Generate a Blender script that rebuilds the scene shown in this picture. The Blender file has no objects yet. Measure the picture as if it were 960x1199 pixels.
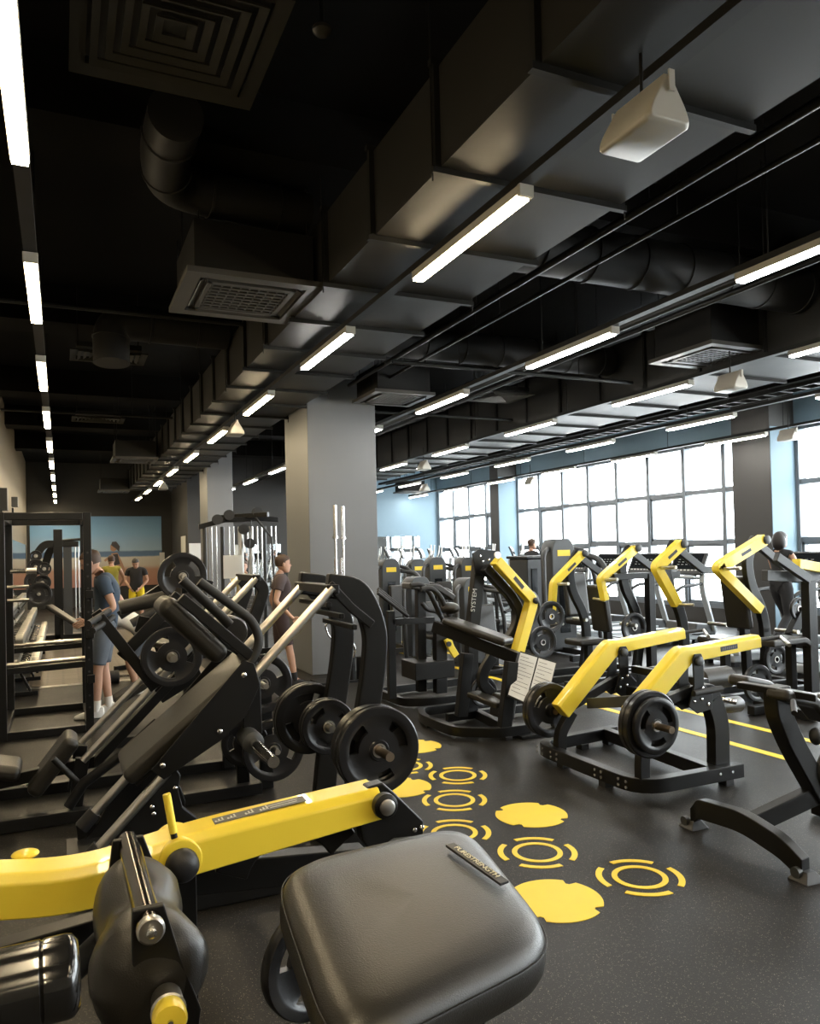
import bpy, bmesh, math, random
from mathutils import Vector, Matrix
random.seed(7)
PI = math.pi
SC = bpy.context.scene
COL = SC.collection

# ---------------------------------------------------------------- camera
H = 1.75
YAW, PITCH, ROLL, FP, CY = .42705, .01673, -.02308, 897.48, 630.31
_f = Vector((math.sin(YAW)*math.cos(PITCH), math.cos(YAW)*math.cos(PITCH), math.sin(PITCH)))
_r = Vector((math.cos(YAW), -math.sin(YAW), 0)); _u = _r.cross(_f)
FW = _f; RT = _r*math.cos(ROLL)+_u*math.sin(ROLL); UP = -_r*math.sin(ROLL)+_u*math.cos(ROLL)
cd = bpy.data.cameras.new('camera'); cam = bpy.data.objects.new('camera', cd); COL.objects.link(cam)
cd.sensor_fit = 'VERTICAL'; cd.sensor_height = 24; cd.lens = FP/1199*24
cd.shift_y = (CY-599.5)/1199; cd.clip_start = .05; cd.clip_end = 200
m = Matrix((RT, UP, -FW)).transposed().to_4x4(); m.translation = (0, 0, H)
cam.matrix_world = m
SC.camera = cam

# ---------------------------------------------------------------- view, world
vs = SC.view_settings; vs.view_transform = 'Standard'; vs.look = 'None'; vs.gamma = 1; vs.use_curve_mapping = False
vs.exposure = 1.95
SC.cycles.use_denoising = True
SC.cycles.max_bounces = 7; SC.cycles.diffuse_bounces = 4; SC.cycles.glossy_bounces = 4
SC.cycles.transparent_max_bounces = 8; SC.cycles.sample_clamp_indirect = 6
SC.cycles.caustics_reflective = False; SC.cycles.caustics_refractive = False
wd = bpy.data.worlds.new('world'); SC.world = wd; wd.use_nodes = True
bg = wd.node_tree.nodes['Background']; bg.inputs[0].default_value = (.93, .97, 1, 1); bg.inputs[1].default_value = 4.5
LAMP_W, LAMP_C = 26.0, 26.0      # radiance of the warm and the cool linear lights

def ray(x, y): return FW*FP+RT*(x-480)+UP*(CY-y)
O_ = Vector((0, 0, H))
def Q(x, y, Y):
    d = ray(x, y); p = O_+d*(Y/d.y); return (p.x, p.z)
def QX(x, y, X):
    d = ray(x, y); p = O_+d*(X/d.x); return (p.y, p.z)
def FZ(x, y, z=0):
    d = ray(x, y); p = O_+d*((z-H)/d.z); return (p.x, p.y)
def QL(pts, Y): return [Q(x, y, Y) for x, y in pts]

# ---------------------------------------------------------------- materials
def mat(name, col, rough=.5, metal=0, bump=0, bscale=200, spec=.5, coat=0, var=0, vscale=4, emit=None):
    m = bpy.data.materials.new(name); m.use_nodes = True; nt = m.node_tree; b = nt.nodes['Principled BSDF']
    b.inputs['Base Color'].default_value = (*col, 1); b.inputs['Roughness'].default_value = rough
    b.inputs['Metallic'].default_value = metal; b.inputs['Specular IOR Level'].default_value = spec
    b.inputs['Coat Weight'].default_value = coat
    if emit: b.inputs['Emission Color'].default_value = (*emit[:3], 1); b.inputs['Emission Strength'].default_value = emit[3]
    tc = nt.nodes.new('ShaderNodeTexCoord')
    if var:
        n = nt.nodes.new('ShaderNodeTexNoise'); n.inputs['Scale'].default_value = vscale; n.inputs['Detail'].default_value = 5
        r = nt.nodes.new('ShaderNodeMapRange'); r.inputs[3].default_value = 1-var; r.inputs[4].default_value = 1+var
        mx = nt.nodes.new('ShaderNodeVectorMath'); mx.operation = 'SCALE'; mx.inputs[0].default_value = col
        nt.links.new(tc.outputs['Object'], n.inputs['Vector']); nt.links.new(n.outputs[0], r.inputs[0])
        nt.links.new(r.outputs[0], mx.inputs['Scale']); nt.links.new(mx.outputs[0], b.inputs['Base Color'])
        r2 = nt.nodes.new('ShaderNodeMapRange'); r2.inputs[3].default_value = max(.02, rough-.12*min(1, var*3)); r2.inputs[4].default_value = min(1, rough+.12*min(1, var*3))
        nt.links.new(n.outputs[0], r2.inputs[0]); nt.links.new(r2.outputs[0], b.inputs['Roughness'])
    if bump:
        n = nt.nodes.new('ShaderNodeTexNoise'); n.inputs['Scale'].default_value = bscale; n.inputs['Detail'].default_value = 3
        bp = nt.nodes.new('ShaderNodeBump'); bp.inputs['Strength'].default_value = bump; bp.inputs['Distance'].default_value = .002
        nt.links.new(tc.outputs['Object'], n.inputs['Vector']); nt.links.new(n.outputs[0], bp.inputs['Height']); nt.links.new(bp.outputs[0], b.inputs['Normal'])
    return m
M = {}
M['steel'] = mat('black_powder_coat', (.0065, .0065, .0065), .36, spec=.3, bump=.15, bscale=600, var=.1)
M['plastic'] = mat('grey_plastic', (.038, .041, .043), .42, var=.08)
M['dark_plastic'] = mat('dark_plastic', (.018, .019, .02), .4)
M['yellow'] = mat('yellow_paint', (.88, .68, .06), .3, coat=.3, bump=.05, bscale=300, var=.03, vscale=3)
M['chrome'] = mat('chrome', (.78, .77, .75), .14, 1)
M['satin'] = mat('satin_steel', (.6, .58, .54), .3, 1)
M['pad'] = mat('black_leather', (.017, .0155, .0125), .34, bump=.35, bscale=350, var=.15, vscale=5)
M['rubber'] = mat('black_rubber', (.011, .011, .012), .45, bump=.2, bscale=300)
M['plate'] = mat('plate_rubber', (.011, .011, .012), .28, bump=.1, bscale=150)
M['foam'] = mat('foam', (.012, .012, .012), .6, bump=.3, bscale=120)
M['bolt'] = mat('bolt_steel', (.7, .7, .7), .25, 1)
M['duct'] = mat('dark_painted_duct', (.011, .0105, .0095), .55, metal=0, spec=.2, var=.12, vscale=2, bump=.2, bscale=8)
M['duct_light'] = mat('dull_duct_bottom', (.019, .018, .0155), .5, metal=0, spec=.22, var=.2, vscale=1.5)
M['ceiling'] = mat('black_ceiling', (.006, .0055, .0045), .85, spec=.1, var=.25, vscale=1)
M['ceil_metal'] = mat('black_ceiling_metal', (.009, .0088, .0075), .5, spec=.25, var=.15)
M['acwhite'] = mat('grey_vent_panel', (.05, .047, .04), .45, var=.1)
M['diffuser'] = mat('dark_diffuser', (.012, .011, .008), .6, spec=.15)
M['white'] = mat('white_plastic', (.42, .40, .35), .4)
M['wall'] = mat('dark_grey_paint', (.042, .040, .037), .7, var=.08, vscale=1.2)
M['wallblack'] = mat('black_wall_paint', (.022, .021, .018), .7, var=.1)
M['column'] = mat('grey_column_paint', (.155, .16, .165), .55, var=.1, vscale=1.2)
M['beige'] = mat('beige_plaster', (.20, .175, .135), .75, var=.08)
M['blue'] = mat('pale_blue_paint', (.135, .205, .255), .6, var=.04, vscale=1)
M['frame'] = mat('grey_window_frame', (.15, .17, .19), .45)
M['tread'] = mat('treadmill_silver', (.42, .45, .47), .35, metal=.3)
M['screen'] = mat('black_glass', (.01, .012, .014), .12)
M['paper'] = mat('paper', (.62, .62, .6), .6)
M['paint'] = mat('yellow_floor_paint', (.84, .60, .035), .5, bump=.2, bscale=250, var=.06, vscale=8)
M['marking'] = mat('white_print', (.6, .6, .58), .5)
M['darkprint'] = mat('dark_print', (.03, .03, .03), .5)
M['badge'] = mat('black_badge', (.012, .012, .012), .3)
M['letters'] = mat('cream_lettering', (.62, .58, .42), .4)
M['stripe'] = mat('grey_rubber_grip', (.05, .05, .05), .5)
M['gloss_foam'] = mat('glossy_black_foam', (.010, .010, .010), .16, coat=.5)
M['greywt'] = mat('grey_weight', (.16, .16, .155), .4, metal=.4)
def emis(name, col, s):
    m = bpy.data.materials.new(name); m.use_nodes = True; nt = m.node_tree; nt.nodes.clear()
    e = nt.nodes.new('ShaderNodeEmission'); e.inputs[0].default_value = (*col, 1); e.inputs[1].default_value = s
    o = nt.nodes.new('ShaderNodeOutputMaterial'); nt.links.new(e.outputs[0], o.inputs[0]); return m
M['lampw'] = emis('warm_lamp', (1, .80, .50), LAMP_W)
M['lampc'] = emis('cool_lamp', (1, .97, .90), LAMP_C)
def glassmat():
    m = bpy.data.materials.new('window_glass'); m.use_nodes = True; nt = m.node_tree; nt.nodes.clear()
    t = nt.nodes.new('ShaderNodeBsdfTransparent'); t.inputs[0].default_value = (.96, .98, .98, 1)
    g = nt.nodes.new('ShaderNodeBsdfGlossy'); g.inputs['Roughness'].default_value = .02
    mx = nt.nodes.new('ShaderNodeMixShader'); mx.inputs[0].default_value = .06
    o = nt.nodes.new('ShaderNodeOutputMaterial'); nt.links.new(t.outputs[0], mx.inputs[1]); nt.links.new(g.outputs[0], mx.inputs[2]); nt.links.new(mx.outputs[0], o.inputs[0]); return m
M['glass'] = glassmat()
M['mirror'] = mat('mirror', (.85, .88, .88), .02, 1)
def floormat():
    m = mat('speckled_rubber_floor', (.03, .029, .027), .36, spec=.22); nt = m.node_tree; b = nt.nodes['Principled BSDF']
    tc = nt.nodes.new('ShaderNodeTexCoord')
    v = nt.nodes.new('ShaderNodeTexVoronoi'); v.inputs['Scale'].default_value = 150
    n = nt.nodes.new('ShaderNodeTexNoise'); n.inputs['Scale'].default_value = 60; n.inputs['Detail'].default_value = 1
    big = nt.nodes.new('ShaderNodeTexNoise'); big.inputs['Scale'].default_value = 1.3; big.inputs['Detail'].default_value = 6
    r = nt.nodes.new('ShaderNodeMapRange'); r.inputs[1].default_value = .18; r.inputs[2].default_value = .28; r.inputs[3].default_value = 1; r.inputs[4].default_value = 0
    r2 = nt.nodes.new('ShaderNodeMapRange'); r2.inputs[1].default_value = .46; r2.inputs[2].default_value = .60
    mu = nt.nodes.new('ShaderNodeMath'); mu.operation = 'MULTIPLY'
    base = nt.nodes.new('ShaderNodeMix'); base.data_type = 'RGBA'; base.inputs[6].default_value = (.0058, .0053, .0044, 1); base.inputs[7].default_value = (.0125, .0115, .0098, 1)
    fin = nt.nodes.new('ShaderNodeMix'); fin.data_type = 'RGBA'; fin.inputs[7].default_value = (.22, .19, .15, 1)
    for a in (v, n, big): nt.links.new(tc.outputs['Object'], a.inputs['Vector'])
    nt.links.new(v.outputs['Distance'], r.inputs[0]); nt.links.new(n.outputs[0], r2.inputs[0])
    nt.links.new(r.outputs[0], mu.inputs[0]); nt.links.new(r2.outputs[0], mu.inputs[1])
    nt.links.new(big.outputs[0], base.inputs[0]); nt.links.new(base.outputs[2], fin.inputs[6]); nt.links.new(mu.outputs[0], fin.inputs[0])
    nt.links.new(fin.outputs[2], b.inputs['Base Color'])
    rr = nt.nodes.new('ShaderNodeMapRange'); rr.inputs[3].default_value = .34; rr.inputs[4].default_value = .55
    nt.links.new(big.outputs[0], rr.inputs[0]); nt.links.new(rr.outputs[0], b.inputs['Roughness'])
    bp = nt.nodes.new('ShaderNodeBump'); bp.inputs['Strength'].default_value = .25; bp.inputs['Distance'].default_value = .002
    n2 = nt.nodes.new('ShaderNodeTexNoise'); n2.inputs['Scale'].default_value = 180; nt.links.new(tc.outputs['Object'], n2.inputs['Vector'])
    nt.links.new(n2.outputs[0], bp.inputs['Height']); nt.links.new(bp.outputs[0], b.inputs['Normal'])
    return m
M['floor'] = floormat()
def woodmat():
    m = mat('brown_platform', (.16, .12, .08), .4); nt = m.node_tree; b = nt.nodes['Principled BSDF']
    tc = nt.nodes.new('ShaderNodeTexCoord'); mp = nt.nodes.new('ShaderNodeMapping'); mp.inputs['Scale'].default_value = (1, 3.2, 1)
    br = nt.nodes.new('ShaderNodeTexBrick'); br.inputs['Scale'].default_value = 1.2; br.inputs['Color1'].default_value = (.15, .12, .085, 1); br.inputs['Color2'].default_value = (.20, .165, .12, 1); br.inputs['Mortar'].default_value = (.08, .065, .05, 1)
    nt.links.new(tc.outputs['Object'], mp.inputs[0]); nt.links.new(mp.outputs[0], br.inputs['Vector']); nt.links.new(br.outputs[0], b.inputs['Base Color']); return m
M['wood'] = woodmat()

# ---------------------------------------------------------------- mesh helpers
def fillet(pts, r, n=5):
    """round the inner corners of an open polyline of 2-D or 3-D points"""
    P = [Vector(p) for p in pts]; out = [P[0]]
    for i in range(1, len(P)-1):
        a, b, c = P[i-1], P[i], P[i+1]; u = (a-b); v = (c-b); lu, lv = u.length, v.length
        if lu < 1e-6 or lv < 1e-6: continue
        u /= lu; v /= lv; d = min(r, lu*.45, lv*.45)
        s, e = b+u*d, b+v*d
        for k in range(n+1):
            t = k/n; out.append(s*(1-t)**2+b*2*t*(1-t)+e*t*t)
    out.append(P[-1]); return out
def top_of(o):
    while o.parent: o = o.parent
    return o
SPLIT = {'flange', 'rung', 'hanger_rod', 'duct_seam', 'bolt', 'suspension_wire', 'pipe_hanger', 'mullion', 'window_frame', 'sash', 'side_rail', 'adjustment_hole', 'louver', 'bracket_arm'}
class MB:
    def __init__(s): s.bm = bmesh.new()
    def poly(s, rings, closed_u=True, cap=True):
        bm = s.bm; vr = [[bm.verts.new(p) for p in r] for r in rings]; n = len(rings[0])
        for a, b in zip(vr, vr[1:]):
            for i in range(n if closed_u else n-1):
                j = (i+1) % n
                try: bm.faces.new((a[i], a[j], b[j], b[i]))
                except ValueError: pass
        if cap:
            for r in (vr[0], vr[-1]):
                try: bm.faces.new(r)
                except ValueError: pass
        return s
    def box(s, c, d, rz=0, R=None):
        c = Vector(c); X = Matrix.Rotation(rz, 3, 'Z') if R is None else R
        h = Vector(d)/2
        def v(a, b, e): return c+X@Vector((a*h.x, b*h.y, e*h.z))
        return s.poly([[v(-1, -1, -1), v(1, -1, -1), v(1, 1, -1), v(-1, 1, -1)], [v(-1, -1, 1), v(1, -1, 1), v(1, 1, 1), v(-1, 1, 1)]])
    def bb(s, a, b):
        a = Vector(a); b = Vector(b); return s.box((a+b)/2, [abs(q) for q in (b-a)])
    def bar(s, p, q, w, h, up=(0, 0, 1)):
        p = Vector(p); q = Vector(q); d = (q-p).normalized(); u = Vector(up); sd = d.cross(u)
        if sd.length < 1e-4: sd = d.cross(Vector((1, 0, 0)))
        sd.normalize(); u = sd.cross(d); a = sd*w/2; b = u*h/2
        return s.poly([[p-a-b, p+a-b, p+a+b, p-a+b], [q-a-b, q+a-b, q+a+b, q-a+b]])
    def sweep(s, pts, w, h, up=(0, 0, 1), closed=False):
        """rectangular section swept along a 3-D polyline, mitred; up stays fixed"""
        P = [Vector(p) for p in pts]; U = Vector(up).normalized(); rings = []; n = len(P)
        for i, p in enumerate(P):
            a = P[i-1] if (i > 0 or closed) else None; b = P[(i+1) % n] if (i < n-1 or closed) else None
            t1 = (p-a).normalized() if a is not None else None; t2 = (b-p).normalized() if b is not None else None
            t = ((t1 or t2)+(t2 or t1)).normalized(); sd = t.cross(U).normalized()
            k = 1
            if t1 and t2: k = 1/max(.4, abs(t.dot(t1)))
            sd = sd*(w/2)*k; u = U*h/2
            rings.append([p-sd-u, p+sd-u, p+sd+u, p-sd+u])
        if closed: rings.append(rings[0]); return s.poly(rings, cap=False)
        return s.poly(rings)
    def tube(s, pts, r, n=12, r2=None):
        P = [Vector(p) for p in pts]; rings = []; m_ = len(P)
        t = (P[1]-P[0]).normalized(); u = t.orthogonal().normalized()
        for i, p in enumerate(P):
            a = P[max(0, i-1)]; b = P[min(m_-1, i+1)]; t = (b-a).normalized()
            u = (u-t*u.dot(t)).normalized(); v = t.cross(u)
            rr = r if r2 is None else r+(r2-r)*i/(m_-1)
            rings.append([p+(u*math.cos(2*PI*k/n)+v*math.sin(2*PI*k/n))*rr for k in range(n)])
        return s.poly(rings)
    def lathe(s, prof, o=(0, 0, 0), ax=(0, 0, 1), n=24, cap=True):
        o = Vector(o); a = Vector(ax).normalized(); u = a.orthogonal().normalized(); v = a.cross(u)
        return s.poly([[o+a*h+(u*math.cos(2*PI*k/n)+v*math.sin(2*PI*k/n))*max(r, 1e-4) for k in range(n)] for r, h in prof], cap=cap)
    def cyl(s, o, ax, r, L, n=20):
        return s.lathe([(r, 0), (r, L)], o, ax, n)
    def prism(s, pts, Y, t):
        """XZ outline given as (x,z), thickness t along Y centred on Y"""
        return s.poly([[Vector((x, Y-t/2, z)) for x, z in pts], [Vector((x, Y+t/2, z)) for x, z in pts]])
    def strip(s, pts, Y, w, t, r=0, w2=None):
        """flat bar following (x,z) points, in-plane width w (to w2), thickness t along Y"""
        P = fillet([(x, 0, z) for x, z in pts], r) if r else [Vector((x, 0, z)) for x, z in pts]
        L = []; R_ = []; n = len(P)
        for i, p in enumerate(P):
            t1 = (p-P[i-1]).normalized() if i else None; t2 = (P[i+1]-p).normalized() if i < n-1 else None
            tt = ((t1 or t2)+(t2 or t1)).normalized(); k = 1/max(.5, tt.dot(t1 or t2)); nn = Vector((-tt.z, 0, tt.x))
            ww = w if w2 is None else w+(w2-w)*i/(n-1)
            L.append(p+nn*ww/2*k); R_.append(p-nn*ww/2*k)
        return s.poly([[Vector((l.x, Y-t/2, l.z)), Vector((q.x, Y-t/2, q.z)), Vector((q.x, Y+t/2, q.z)), Vector((l.x, Y+t/2, l.z))] for l, q in zip(L, R_)])
    def ell(s, c, r, nu=16, nv=10, R=None):
        c = Vector(c); R = R or Matrix.Identity(3); rings = []
        for j in range(nv+1):
            th = PI*(.02+.96*j/nv)
            rings.append([c+R@Vector((r[0]*math.sin(th)*math.cos(2*PI*i/nu), r[1]*math.sin(th)*math.sin(2*PI*i/nu), -r[2]*math.cos(th))) for i in range(nu)])
        return s.poly(rings)
    def bolts(s, pts, Y, r=.012, side=-1, t=.008):
        for x, z in pts: s.lathe([(r, 0), (r, t*.6), (r*.6, t)], (x, Y, z), (0, side, 0), 10)
        return s
    def build(s, name, m_, parent=None, bevel=0, seg=2, smooth=True, local=False):
        if name in SPLIT:   # every separate piece becomes a part of its own
            s.bm.verts.index_update(); seen = set(); groups = []
            for v in s.bm.verts:
                if v in seen: continue
                st = [v]; seen.add(v); g = []
                while st:
                    q = st.pop(); g.append(q)
                    for e in q.link_edges:
                        w = e.other_vert(q)
                        if w not in seen: seen.add(w); st.append(w)
                groups.append(g)
            if name == 'flange': groups = [sum(groups[i:i+4], []) for i in range(0, len(groups), 4)]
            if len(groups) > 1:
                o = None
                for g in groups:
                    b = bmesh.new(); mp = {v: b.verts.new(v.co) for v in g}
                    for f in {f for v in g for f in v.link_faces}: b.faces.new([mp[v] for v in f.verts])
                    q = MB(); q.bm.free(); q.bm = b; q.single = True; o = q._build(name, m_, parent, bevel, seg, smooth, local)
                s.bm.free(); return o
        return s._build(name, m_, parent, bevel, seg, smooth, local)
    def _build(s, name, m_, parent=None, bevel=0, seg=2, smooth=True, local=False):
        bmesh.ops.remove_doubles(s.bm, verts=s.bm.verts, dist=1e-6) if False else None
        bmesh.ops.recalc_face_normals(s.bm, faces=s.bm.faces)
        me = bpy.data.meshes.new(name); s.bm.to_mesh(me); s.bm.free()
        if parent is not None and not local:
            me.transform(Matrix.Translation(-top_of(parent).location))
        o = bpy.data.objects.new(name, me); COL.objects.link(o)
        if parent is not None: o.parent = parent
        me.materials.append(M[m_] if isinstance(m_, str) else m_)
        if smooth:
            me.shade_smooth()
            if not bevel: me.set_sharp_from_angle(angle=math.radians(38))
        if bevel:
            b = o.modifiers.new('bevel', 'BEVEL'); b.width = bevel; b.segments = seg; b.limit_method = 'ANGLE'; b.angle_limit = math.radians(40); b.harden_normals = True
        return o
def tag(o, label=None, cat=None, group=None, kind=None):
    if label: o['label'] = label
    if cat: o['category'] = cat
    if group: o['group'] = group
    if kind: o['kind'] = kind
    return o
def thing(name, label, cat, loc=(0, 0, 0), rz=0, group=None):
    o = bpy.data.objects.new(name, None); COL.objects.link(o); o.location = loc; o.rotation_euler = (0, 0, rz); o.empty_display_size = .1
    return tag(o, label, cat, group)
def copy_tree(o, parent=None):
    c = o.copy(); COL.objects.link(c)
    if parent is not None: c.parent = parent
    for ch in list(o.children): copy_tree(ch, c)
    return c
def dup(o, loc, rz=None, label=None, group=None):
    c = copy_tree(o); c.location = loc
    if rz is not None: c.rotation_euler = (0, 0, rz)
    if label: c['label'] = label
    if group: c['group'] = group
    return c
def struct(mb, name, m_, **k): return tag(mb.build(name, m_, **k), kind='structure')
def origin_to(o, loc):
    """move a top-level mesh's origin to loc, keeping it where it is"""
    l = Vector(loc); o.data.transform(Matrix.Translation(-l)); o.location = l; return o
ORD = ['nearest', 'second', 'third', 'fourth', 'fifth', 'sixth', 'seventh', 'eighth', 'ninth', 'tenth', 'eleventh', 'twelfth', 'thirteenth', 'fourteenth', 'fifteenth', 'sixteenth', 'seventeenth', 'eighteenth', 'nineteenth', 'twentieth']

def text_mesh(txt, size, name, m_, parent, origin, xdir, ydir, depth=.002, spacing=1):
    """raised lettering: xdir is reading direction, ydir is up on the letters"""
    c = bpy.data.curves.new(name, 'FONT'); c.body = txt; c.size = size; c.align_x = 'CENTER'; c.align_y = 'CENTER'; c.extrude = depth/2; c.space_character = spacing
    to = bpy.data.objects.new(name, c); COL.objects.link(to)
    dg = bpy.context.evaluated_depsgraph_get(); me = bpy.data.meshes.new_from_object(to.evaluated_get(dg)); bpy.data.objects.remove(to)
    X = Vector(xdir).normalized(); Yv = Vector(ydir); Yv = (Yv-X*Yv.dot(X)).normalized(); Z = X.cross(Yv)
    mt = Matrix((X, Yv, Z)).transposed().to_4x4(); mt.translation = Vector(origin); me.transform(mt)
    if parent is not None: me.transform(Matrix.Translation(-top_of(parent).location))
    o = bpy.data.objects.new(name, me); COL.objects.link(o); o.parent = parent
    me.materials.clear(); me.materials.append(M[m_]); return o

# ================================================================ SETTING
ZC = 5.2; XL, XR, YF, YB, YB2 = -1.1, 13.0, -8.0, 30.0, 26.0
struct(MB().bb((XL-.2, YF-.2, -.1), (XR+.3, YB+.2, 0)), 'floor', 'floor')
struct(MB().bb((XL-.2, YF-.2, ZC), (XR+.3, YB+.2, ZC+.15)), 'ceiling', 'ceiling')
struct(MB().bb((XL-.15, YF-.2, 0), (XL, YB+.2, ZC)), 'wall_left', 'beige')
struct(MB().bb((XL, YB, 0), (3.8, YB+.15, ZC)), 'wall_back', 'wallblack')
struct(MB().bb((3.8, YB2, 0), (3.95, YB+.15, ZC)), 'wall_recess', 'wall')
struct(MB().bb((3.95, YB2, 0), (7.6, YB2+.15, ZC)), 'wall_far', 'wall')
struct(MB().bb((7.6, YB2, 0), (XR+.3, YB2+.15, ZC)), 'wall_blue', 'blue')
struct(MB().bb((XL-.15, YF-.15, 0), (XR+.3, YF, ZC)), 'wall_front', 'beige')
# columns
struct(MB().bb((3.25, 10.63, 0), (4.31, 11.85, ZC)), 'column_near', 'column', bevel=.01)
struct(MB().bb((3.25, 19.0, 0), (3.87, 20.1, ZC)), 'column_far', 'column', bevel=.01)
for nm, y0, y1 in (('column_window_near', 10.42, 11.34), ('column_window_far', 20.42, 20.93), ('column_window_front', -.4, .5)):
    struct(MB().bb((12.33, y0+.012, 0), (XR, y1, ZC)), nm, 'wall')
    struct(MB().bb((12.34, y0, 0), (XR, y0+.012, 3.98)), nm.replace('column', 'wall')+'_face', 'blue')
# window wall
struct(MB().bb((XR, YF-.15, 0), (XR+.3, YB2, .35)), 'wall_right', 'wall')
struct(MB().bb((XR, YF-.15, 4.02), (XR+.3, YB2, ZC)), 'wall_right_upper', 'blue')
def window(n, y0, y1, step):
    w = thing('window_%d' % n, None, None, (XR+.1, y0, .35)); w['kind'] = 'structure'
    f = MB()
    for z in (.40, 1.80, 2.92, 3.98): f.bb((XR+.02, y0, z-.05), (XR+.2, y1, z+.05))
    f.build('window_frame', 'frame', w)
    mu = MB(); y = y1; k = 0
    ys = []
    while y > y0-.01: ys.append(y); y -= step
    for y in ys: mu.bb((XR-.0, y-.05, .35), (XR+.21, y+.05, 4.02))
    mu.build('mullion', 'frame', w)
    s = MB()
    for i, (a, b) in enumerate(zip(ys[1:], ys)):   # opening sashes in the middle row
        for z0, z1 in ((1.85, 2.87), (.45, 1.75)):
            if (i+int(z0)) % 2: continue
            for p, q in (((a+.05, z0), (b-.05, z0+.05)), ((a+.05, z1-.05), (b-.05, z1)), ((a+.05, z0), (a+.1, z1)), ((b-.1, z0), (b-.05, z1))):
                s.bb((XR+.04, p[0], p[1]), (XR+.16, q[0], q[1]))
    s.build('sash', 'frame', w)
    MB().bb((XR+.1, y0, .35), (XR+.106, y1, 4.02)).build('pane', 'glass', w)
window(1, 20.95, 25.9, 1.17)
window(2, 11.36, 20.4, 1.17)
window(3, .52, 10.4, 1.17)
window(4, -7.8, -.42, 1.17)
struct(MB().bb((XR-.06, 20.9, .6), (XR-.02, YB2, .72)), 'trim_1', 'frame')

# mirrors
tag(MB().bb((4.3, YB2-.03, .35), (6.9, YB2-.003, 2.1)).build('wall_mirror', 'mirror'), 'large wall mirror on the dark grey far wall left of the near column', 'mirror')
tag(MB().bb((7.9, YB2-.03, .35), (12.2, YB2-.003, 2.3)).build('wall_mirror', 'mirror'), 'wide wall mirror on the pale blue far wall', 'mirror')
tag(MB().bb((XL+.003, 15.8, .35), (XL+.03, 28.5, 2.25)).build('wall_mirror', 'mirror'), 'long mirror on the left wall behind the dumbbell racks', 'mirror')
# floor paint and platform
pf = MB().bb((-.45, 11.75, .0), (2.0, 20.0, .004)).build('lifting_platform', 'wood')
tag(pf, 'brown wooden lifting platform set in the black floor beyond the power rack', 'platform')
pe = MB().bb((-.45, 11.6, .0), (2.0, 11.75, .008)).build('platform_edge', 'satin'); pe.parent = pf
for X, lb in ((5.32, 'left'), (5.97, 'right')):
    tag(MB().bb((X-.045, 2.6, 0), (X+.045, 15.5, .003)).build('floor_stripe', 'paint'), 'long yellow floor stripe, the %s of the two parallel ones' % ('one nearer the ring markings' if lb == 'left' else 'one nearer the treadmills'), 'floor stripe')
def arc_face(mb, c, r0, r1, a0, a1, z=.003, n=24):
    n = max(4, int(n*(a1-a0)/(2*PI)*2))
    A = [a0+(a1-a0)*i/n for i in range(n+1)]
    for t in (0,):
        rings = [[Vector((c[0]+r*math.cos(a), c[1]+r*math.sin(a), zz)) for r, zz in ((r0, 0), (r1, 0), (r1, z), (r0, z))] for a in A]
        mb.poly(rings)
def ring_mark(c, lb):
    mb = MB(); arc_face(mb, c, .115, .145, 0, 2*PI-.001)
    for k in range(4):
        a = PI/4+.3+k*PI/2; arc_face(mb, c, .195, .228, a-.56, a+.56)
    tag(mb.build('ring_marking', 'paint'), lb, 'floor marking', 'target ring markings on the floor')
def disc_mark(c, lb):
    pts = []; n = 64
    for k in range(n):
        a = 2*PI*k/n; b = (a-.5) % (PI/2); r = .235 if b > .22 else .2
        pts.append((c[0]+r*math.cos(a), c[1]+r*math.sin(a)))
    tag(MB().poly([[Vector((x, y, 0)) for x, y in pts], [Vector((x, y, .003)) for x, y in pts]]).build('disc_marking', 'paint', smooth=False), lb, 'floor marking', 'solid disc markings on the floor')
disc_mark(FZ(650, 1054), 'large yellow painted disc on the floor right behind the near seat pad')
disc_mark(FZ(622, 954), 'yellow painted disc on the floor left of the two-armed machine base')
disc_mark(FZ(468, 922), 'yellow painted disc on the floor partly behind the nearest weight plate')
disc_mark(FZ(486, 874), 'smallest and farthest yellow painted disc on the floor')
ring_mark(FZ(749, 1027), 'yellow target rings on the open floor, the rightmost marking')
ring_mark(FZ(629, 998), 'yellow target rings between the two large yellow discs')
ring_mark(FZ(532, 975), 'yellow target rings just behind the badge edge of the near seat pad')
ring_mark(FZ(532, 937), 'yellow target rings in the middle of the row of three')
ring_mark(FZ(536, 908), 'yellow target rings, the far one of the row of three')
ring_mark(FZ(474, 897), 'yellow target rings partly hidden behind the nearest weight plate')

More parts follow.
